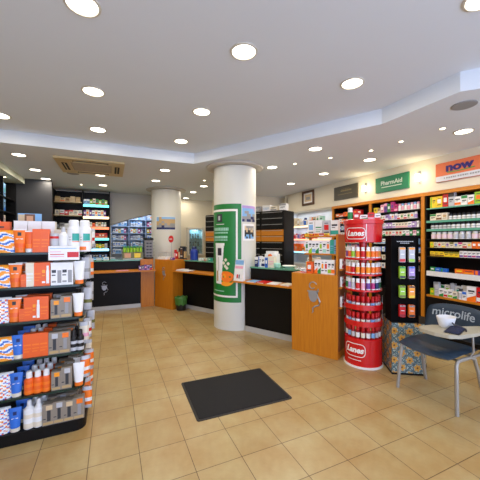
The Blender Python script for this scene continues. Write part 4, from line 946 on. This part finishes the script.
for z in LZ:
    b = MB(); b.box(.0255, .6095, .02, .329, z - .02, z - .0005, M('pale shelf board', (190, 170, 130), .5)); b.obj('shelf', t)
RU = random.Random(5)
UP = [[carton('lime', 'white', .06, .06, .12, 'logo'), carton('green', 'red', .06, .06, .14, 'band'), carton('sky', 'white', .06, .06, .13, 'top'), carton('cream', 'green', .06, .06, .15, 'band')],
      [carton('white', 'blue', .06, .06, .15, 'band'), carton('cream', 'orange', .06, .06, .16, 'logo'), pill('white', 'purple', 'silver', .03, .16), carton('purple', 'white', .05, .06, .15, 'logo')],
      [carton('orange', 'red', .06, .06, .1, 'logo'), pill('green', 'white', 'white', .028, .12), carton('blue', 'white', .06, .06, .1, 'band'), carton('beige', 'brown', .06, .06, .12, 'logo')],
      [carton('red', 'orange', .06, .06, .12, 'band'), carton('deeporange', 'cream', .06, .06, .12, 'logo'), carton('green', 'white', .06, .06, .12, 'top')],
      [pill('white', 'lime', 'yellow', .03, .12), carton('navy', 'silver', .06, .06, .14, 'logo'), carton('yellow', 'green', .06, .06, .11, 'band'), carton('silver', 'navy', .06, .06, .13, 'lines')],
      [carton('navy', 'sky', .06, .06, .12, 'logo'), carton('charcoal', 'sky', .06, .06, .12, 'band')]]
for i in range(6): row([RU.choice(UP[i]) for _ in range(9)], (-.625, UY), 0, UZ[i], '{d}, {o} from gondola, ' + ORD[i] + ' glowing shelf of unit', f'products on the {ORD[i]} glowing shelf', .006, limit=.55)
LP = [[carton('tan', 'beige', .1, .08, .12, 'lines'), carton('beige', 'orange', .09, .08, .09, 'band'), carton('tan', 'brown', .1, .08, .1, 'logo'), carton('beige', 'tan', .1, .08, .13, 'lines')],
      [carton('cream', 'grey', .09, .07, .12, 'logo'), carton('white', 'red', .09, .07, .12, 'band'), carton('red', 'white', .08, .07, .11, 'logo'), carton('cream', 'red', .09, .07, .12, 'top')],
      [carton('charcoal', 'silver', .09, .07, .12, 'logo'), carton('grey', 'white', .09, .07, .14, 'band'), carton('white', 'grey', .09, .07, .13, 'lines'), carton('grey', 'red', .09, .07, .12, 'logo')]]
for i in range(3): row(LP[i] + LP[i][:2], (-1.225, UY + .02), 0, LZ[i], '{d}, {o} on the ' + ('top', 'middle', 'lower')[i] + ' pale board of black unit', f'cartons on the {("top", "middle", "lower")[i]} pale board', .008, limit=.57)

b = MB(); b.box(-2.25, -1.14, 7.07, 7.2, 0, ZL - .001, DKG); o = struct(b, 'pillar')
# left wall shelving
t = thing('wall_shelving', 'dark left wall shelving under the cream soffit', 'shelving', (-2.24, 4.9, 0))
b = MB(); b.box(0, .02, 0, 2.16, 0, 2.57, BLK); b.obj('back_panel', t)
for y in (0, .7, 1.4, 2.12):
    b = MB(); b.box(.021, .5, y, y + .025, 0, 2.57, BLK); b.obj('upright', t)
LZW = [1.42, 1.7, 1.97, 2.23]
for z in LZW:
    for y in (.0255, .7255, 1.4255):
        b = MB(); b.box(.021, .5, y, y + (.674 if y < 1.4 else .694), z - .02, z - .0005, BLK); b.obj('shelf', t)
LW = PI / 2                                        # faces +x
for i, z in enumerate(LZW):
    ks = [[carton('beige', 'purple', .1, .07, .17, 'logo'), carton('cream', 'tan', .1, .07, .18, 'lines')], [carton('lilac', 'white', .09, .07, .2, 'stripe'), carton('cream', 'purple', .09, .07, .2, 'stripe'), carton('red', 'white', .08, .07, .1, 'logo')],
          [carton('blue', 'white', .1, .07, .2, 'logo'), carton('sky', 'blue', .1, .07, .22, 'split'), pill('white', 'sky', 'blue', .04, .2)], [spray('white', 'white', 'pink', .045, .26), carton('sky', 'teal', .1, .07, .24, 'logo'), spray('sky', 'white', 'teal', .045, .25)]][i]
    row(ks * 2, (-1.755, 5.66), LW, z, '{d}, {o} along the ' + ORD[i] + ' left wall board from below', f'products on the {ORD[i]} left wall board', .02, limit=.62)
    row((ks[::-1]) * 2, (-1.755, 6.33), LW, z, '{d}, {o} in farthest bay, ' + ORD[i] + ' left wall board from below', f'products in the farthest bay on the {ORD[i]} board', .02, limit=.24)

# ------------------------------------------------------------------ blue store room shelving
t = thing('storeroom_shelving', 'long blue-white shelving in the store room under the sloping stair', 'shelving', (-.02, 9.98, 0))
SBM = M('pale blue metal', (170, 186, 210), .4, .2); L_ = 1.56
b = MB(); b.box(0, L_, .3, .32, 0, 2.5, M('pale blue back', (196, 208, 224), .6)); b.obj('back_panel', t)
for x in (0, .52, 1.04, L_ - .02):
    b = MB(); b.box(x, x + .02, 0, .3, 0, 2.5, SBM); b.obj('upright', t)
SZ = [1.02, 1.24, 1.46, 1.68, 1.90, 2.12]
for z in SZ:
    for x in (.0205, .5405, 1.0605):
        b = MB(); b.box(x, x + (.498 if x < 1 else .478), .01, .299, z - .02, z - .0005, SBM); b.obj('shelf', t)
RS = random.Random(21)
SPOOL = [carton('white', 'sky', .08, .06, .14, 'band'), carton('white', 'blue', .07, .06, .15, 'logo'), carton('silver', 'navy', .07, .06, .13, 'lines'), carton('sky', 'white', .08, .06, .15, 'top'), pill('white', 'sky', 'silver', .035, .15)]
SPOOL2 = SPOOL + [carton('magenta', 'white', .07, .06, .13, 'logo'), carton('yellow', 'white', .07, .06, .12, 'logo'), carton('navy', 'white', .07, .06, .14, 'band'), carton('white', 'orange', .08, .06, .14, 'logo')]
for i, z in enumerate(SZ):
    for bay, x in enumerate((.05, .57, 1.09)):
        row([RS.choice(SPOOL2 if (i in (2, 3) or (i > 3 and bay == 2)) else SPOOL) for _ in range(6)], (-.02 + x, 9.98), 0, z, '{d}, {o} in ' + ('near', 'middle', 'far')[bay] + ' bay, store board ' + ('one', 'two', 'three', 'four', 'five', 'six')[i], f'products on the store room board {("one", "two", "three", "four", "five", "six")[i]}', .006, limit=.44, name='storeroom_box')

# ------------------------------------------------------------------ sunscreen gondola
GY, GX0, GX1 = 2.505, -1.15, -.185
GZ = [1.36, 1.113, .866, .6, .33, .082]
t = t0 = thing('sunscreen_gondola', 'black shop gondola filled with orange sunscreen products', 'display shelving', (GX1, GY, 0))
GL = GX0 - GX1
def shelfpoly(x0, x1, y0, y1, r):
    return [(x0, y0)] + [(x1 - r + r * math.cos(math.radians(a)), y0 + r + r * math.sin(math.radians(a))) for a in range(-90, 1, 15)] + [(x1 - r + r * math.cos(math.radians(a)), y1 - r + r * math.sin(math.radians(a))) for a in range(0, 91, 15)] + [(x0, y1)]
b = MB(); b.prism(shelfpoly(GL, 0, 0, .78, .07), 0, .081, BLK); b.obj('plinth', t, bevel=.004)
b = MB(); b.box(GL, -.08, .37, .41, .0815, 1.5, M('gondola spine', (26, 28, 34), .6)); b.obj('spine', t)
SG = M('dark green glass edge', (16, 44, 34), .2, 0, .05, 8)
for z in GZ[:5]:
    b = MB(); b.prism(shelfpoly(GL, -.01, .0, .365, .06), z - .016, z - .0005, SG); b.obj('shelf', t)
    b = MB(); b.prism([(GL, .415), (-.01, .415), (-.01, .76), (GL, .76)], z - .016, z - .0005, SG); b.obj('shelf', t)
PW = spray('white', 'silver', 'white', .03, .19, 'plain white bottle with silver cap', .2, shoulder=.5)
def gx(px): return sight(px, GY + .01)
OT = tube('orange', 'orange', 'deeporange', .084, .17, .048, 'orange sunscreen tube'); OT2 = tube('deeporange', 'white', 'orange', .06, .158, .042, 'orange sunscreen tube on white cap', None)
OB = carton('deeporange', 'orange', .054, .05, .17, 'lines', acc2='amber', desc='orange sunscreen carton'); OBP = carton('deeporange', 'white', .054, .05, .172, 'picture', acc2='amber', desc='orange carton with white bottle picture')
WB = carton('cream', 'white', .05, .05, .172, 'lines', desc='cream carton'); SB = carton('deeporange', 'orange', .034, .034, .09, 'lines', desc='small orange carton')
BT = tube('blue', 'cream', 'blue', .08, .168, .045, 'blue after-sun tube', 'navy')
P1 = pouch(('amber', 'blue'), .15, .16, .07, 'stripes', 'striped orange and blue pouch'); P2 = pouch(('amber', 'blue', 'deeporange'), .16, .175, .08, 'floral', 'floral orange and blue pouch')
WW = carton('white', 'grey', .075, .06, .168, 'picture', desc='white carton with grey bottle picture')
WT = tube('white', 'orange', 'white', .08, .175, .045, 'white and orange sunscreen tube', None)
GB1 = clearbox(.07, .06, .162, 'charcoal', 'silver', 'grey gift carton with dark bottle'); GB2 = clearbox(.075, .06, .162, 'grey', 'orange', 'grey gift carton with orange print'); CL = clearbox(.062, .055, .14, 'charcoal', 'amber', 'clear carton with amber cap print')
OSP = spray('deeporange', 'white', 'orange', .03, .175, 'orange spray bottle with white cap'); OSQ = spray('deeporange', 'white', 'orange', .032, .165, 'orange lotion bottle with white cap', .3)
WLB = spray('white', 'white', 'cream', .036, .2, 'white milk bottle', .2, shoulder=.4); BSP = spray('black', 'black', 'silver', .026, .16, 'black spray bottle', .25)
TBW = spray('white', 'white', 'white', .036, .225, 'tall white bottle with teal label', .18, shoulder=.7)
b = MB(); B_ = C('white'); rB = .046
b.lathe([(rB * .92, 0, B_), (rB, .008, B_), (rB, .175, B_), (rB * .8, .195, B_)], B_, 24)
for a0_, a1_, z0_, z1_, m_ in ((-.15, .95, .085, .14, C('teal')), (-.15, .95, .075, .08, C('orange')), (-.9, .3, .012, .04, C('orange')), (-.7, -.3, .09, .094, C('grey')), (-.7, -.35, .11, .114, C('grey'))):
    V_ = [((rB + .0008) * math.sin(a0_ + (a1_ - a0_) * k_ / 8), -(rB + .0008) * math.cos(a0_ + (a1_ - a0_) * k_ / 8), z_) for k_ in range(9) for z_ in (z0_, z1_)]
    b.add(V_, [(2 * k_, 2 * k_ + 2, 2 * k_ + 3, 2 * k_ + 1) for k_ in range(8)], m_, True)
c_ = MB(); c_.lathe([(rB * .74, .195), (rB * .78, .2), (rB * .76, .235), (rB * .6, .245)], B_, 18)
TBO = kind('tbo', 'lotion_bottle', 'bottle', 'tall white bottle with teal label', rB * 2, rB * 2, .245, [('bottle_body', b.mesh('bottle_body')), ('cap', c_.mesh('cap'))])
CAN = kind('can', 'tin_can', 'tin', 'silver tin with red band', .06, .06, .14, [('tin_can', MB().lathe([(.029, 0, C('silver')), (.03, .004, C('silver')), (.03, .1, C('red')), (.03, .118, C('silver')), (.028, .14, C('silver'))], C('silver'), 18).mesh('tin_can'))])
SN = ['top', 'second', 'third', 'fourth', 'fifth', 'lowest']
def grow(i, items, layer='front', yoff=0.0):
    """items: (kind, pixel column of its middle)"""
    order = {}
    for k, px in items:
        x = gx(px); order[k['desc']] = order.get(k['desc'], 0) + 1
        tot = sum(1 for q, _ in items if q['desc'] == k['desc'])
        o_ = '' if tot == 1 else f' {ORD[order[k["desc"]] - 1]}'
        place(k, x, GY + .012 + yoff + k['d'] / 2, GZ[i], R.uniform(-.03, .03), f'{k["desc"]},{o_} in {layer} row of {SN[i]} gondola shelf', f'products on the {SN[i]} gondola shelf')
grow(0, [(P1, 2), (OT, 19), (OT2, 28.5), (OB, 36.8), (OB, 45), (CAN, 53.8), (PW, 62.8), (TBO, 73.2), (TBO, 84.3)])
grow(0, [(WB, 55), (WB, 62)], 'middle', .13)
grow(1, [(P1, -1), (OT, 14.5), (SB, 23.2), (WB, 29.8), (OB, 37.3), (OBP, 45.6), (WW, 56.5), (WW, 67.2), (WT, 79)])
grow(2, [(P2, -3), (OT, 13.5), (SB, 21.7), (OB, 28.2), (OBP, 36.2), (OB, 44.2), (CL, 55.5), (GB2, 66), (WT, 78)])
grow(3, [(P1, 3), (BT, 17.5), (OB, 27.3), (OB, 35.6), (OB, 43.8), (GB1, 54), (GB2, 64.6), (BSP, 73.2), (BSP, 80)])
grow(4, [(P2, -1), (BT, 15.5), (OSQ, 28), (OSQ, 36.8), (OSQ, 45.6), (CL, 56), (GB1, 66.5), (WT, 78.5)])
BR = clearbox(.075, .06, .155, 'charcoal', 'beige', 'beige gift carton with dark bottle')
grow(5, [(P2, -4), (BT, 14.2), (WLB, 28), (WLB, 37.6), (BR, 48), (GB1, 58.6), (BR, 68.5), (GB2, 78.6)])
for i in range(1, 6):
    sets = [None, [(OT, 17), (OB, 27.5), (OB, 36), (OB, 44.5), (WW, 56), (WW, 67)], [(OT, 17), (OB, 27.5), (OB, 36), (OB, 44.5), (GB1, 56), (GB2, 67)], [(BT, 19), (OSP, 28.5), (OSP, 36.5), (OB, 45), (GB1, 56), (GB2, 67), (BSP, 75)],
            [(BT, 18), (OSQ, 30), (OSQ, 38), (OSQ, 46.5), (CL, 57), (GB1, 67.5), (WT, 77)], [(BT, 17), (WLB, 30.5), (WLB, 39.5), (BR, 50), (GB1, 60), (BR, 70)]][i]
    grow(i, sets, 'middle', .11)
    if i > 2: grow(i, [(k, px + 1.5) for k, px in sets[:6]], 'rear', .22)
# row on the top shelf behind, header photo, price card
row([carton('white', 'silver', .085, .08, .235, 'lines', desc='white tall carton')] * 3, (gx(17) - .055 + .0, GY + .14), 0, GZ[0], '{d}, {o} from left behind the orange top row', 'white cartons behind the top row', .004)
k = carton('deeporange', 'white', .13, .05, .225, 'logo'); place(k, gx(6) - .08, GY + .17, GZ[0], 0, 'large orange carton behind the striped pouch on the top shelf', 'products on the top gondola shelf')
t = thing('header_card', 'photo card of a sunlit face standing above the white cartons', 'card', (sight(30, GY + .33) , GY + .33, GZ[0]))
b = MB(); b.box(-.08, .08, -.004, .004, 0, .305, C('sky')); b.obj('card', t)
b = MB()
for (x0, x1, z0, z1, c) in ((-.078, -.035, .23, .295, 'beige'), (-.035, .035, .225, .3, 'brown'), (-.022, .022, .235, .285, 'skin'), (-.018, .018, .262, .27, 'charcoal'), (.04, .078, .225, .26, 'sky'), (-.078, .078, .2, .222, 'cream')): b.decal(x0, x1, z0, z1, -.0045 - .0004 * (c in ('deeporange',)) - .0002 * (c == 'skin'), C(c))
b.obj('print', t)
t = thing('price_card', 'white price card with red block clipped to the top gondola shelf', 'card', (gx(64.5), GY - .0035, 1.30), .0)
b = MB(); b.box(-.1, .1, -.003, .003, 0, .105, C('white')); b.obj('card', t)
b = MB(); b.decal(.02, .095, .02, .06, -.0035, C('red')); b.decal(-.09, -.0, .025, .03, -.0035, C('pink')); b.decal(-.09, -.0, .04, .046, -.0035, C('red')); b.decal(-.09, -.02, .06, .065, -.0035, C('pink')); b.decal(-.09, .08, .085, .09, -.0035, C('sky')); b.obj('print', t)
# sachets and tubes on the rounded end of the gondola
ES = [('white', 'green'), ('white', 'orange'), ('cream', 'pink'), ('silver', 'grey'), ('white', 'red'), ('orange', 'white'), ('silver', 'olive')]
RE = random.Random(3)
for i, z in enumerate(GZ[:6]):
    for j in range(3):
        base, a = ES[(i * 3 + j * 2) % 7]
        if i > 3 and j < 2: base, a = ('orange', 'white')
        y = .1 + j * .2; zt = z + .2 - .02 * (j % 2); x1 = .002 + .012 * ((i + j) % 3)
        b = MB(); b.tube([(-.075, y + .02, zt), (x1 - .01, y, zt), (x1 - .006, y, zt + .008)], .003, STL, 6); b.obj('end_hook', t0)
        h = .17; w = .075; k = MB()
        V = []
        for q in range(7):
            v = q / 6; bul = .002 + .014 * math.sin(PI * v) ** .7
            for (u, sy) in ((-1, 0), (-.5, -.85), (0, -1), (.5, -.85), (1, 0), (.5, .85), (0, 1), (-.5, .85)): V.append((u * w / 2, sy * bul, -h * v))
        mats_ = [C('silver'), C(base), C(base), C(a), C(base), C('silver')]
        for q in range(6): k.add(V[q * 8:q * 8 + 16], [(e, 8 + e, 8 + (e + 1) % 8, (e + 1) % 8) for e in range(8)], mats_[q], True)
        k.add(V[:8], [tuple(range(8))], C(base)); k.add(V[-8:], [tuple(range(7, -1, -1))], C(base))
        rz = RE.uniform(-.3, .5)
        o = link('refill_sachet', k.mesh('refill_sachet'), None, (GX1 + x1 - .022, GY + y, GZ[i] + .2 - .02 * (j % 2) - .003), rz)
        tag(o, f'{base} sachet with {a} print hanging {ORD[j]} at gondola end beside the {SN[i]} shelf', 'sachet', 'sachets hanging at the gondola end')

# ------------------------------------------------------------------ world, camera, render look
w = bpy.data.worlds.new('street daylight'); SC.world = w; w.use_nodes = True
w.node_tree.nodes['Background'].inputs[0].default_value = lin((200, 216, 255)); w.node_tree.nodes['Background'].inputs[1].default_value = 4.7
cam = bpy.data.cameras.new('camera'); cam.sensor_width = 36; cam.lens = 288 / 480 * 36; cam.clip_start = .05
co = link('camera', cam, None, (0, 0, HC)); co.rotation_euler = (PI / 2, 0, -YAW); SC.camera = co
SC.view_settings.view_transform = 'Standard'; SC.view_settings.look = 'None'; SC.view_settings.gamma = 1; SC.view_settings.use_curve_mapping = False
SC.view_settings.exposure = -0.15
SC.cycles.use_denoising = True
SC.cycles.max_bounces = 8; SC.cycles.diffuse_bounces = 5
SC.cycles.sample_clamp_indirect = 4
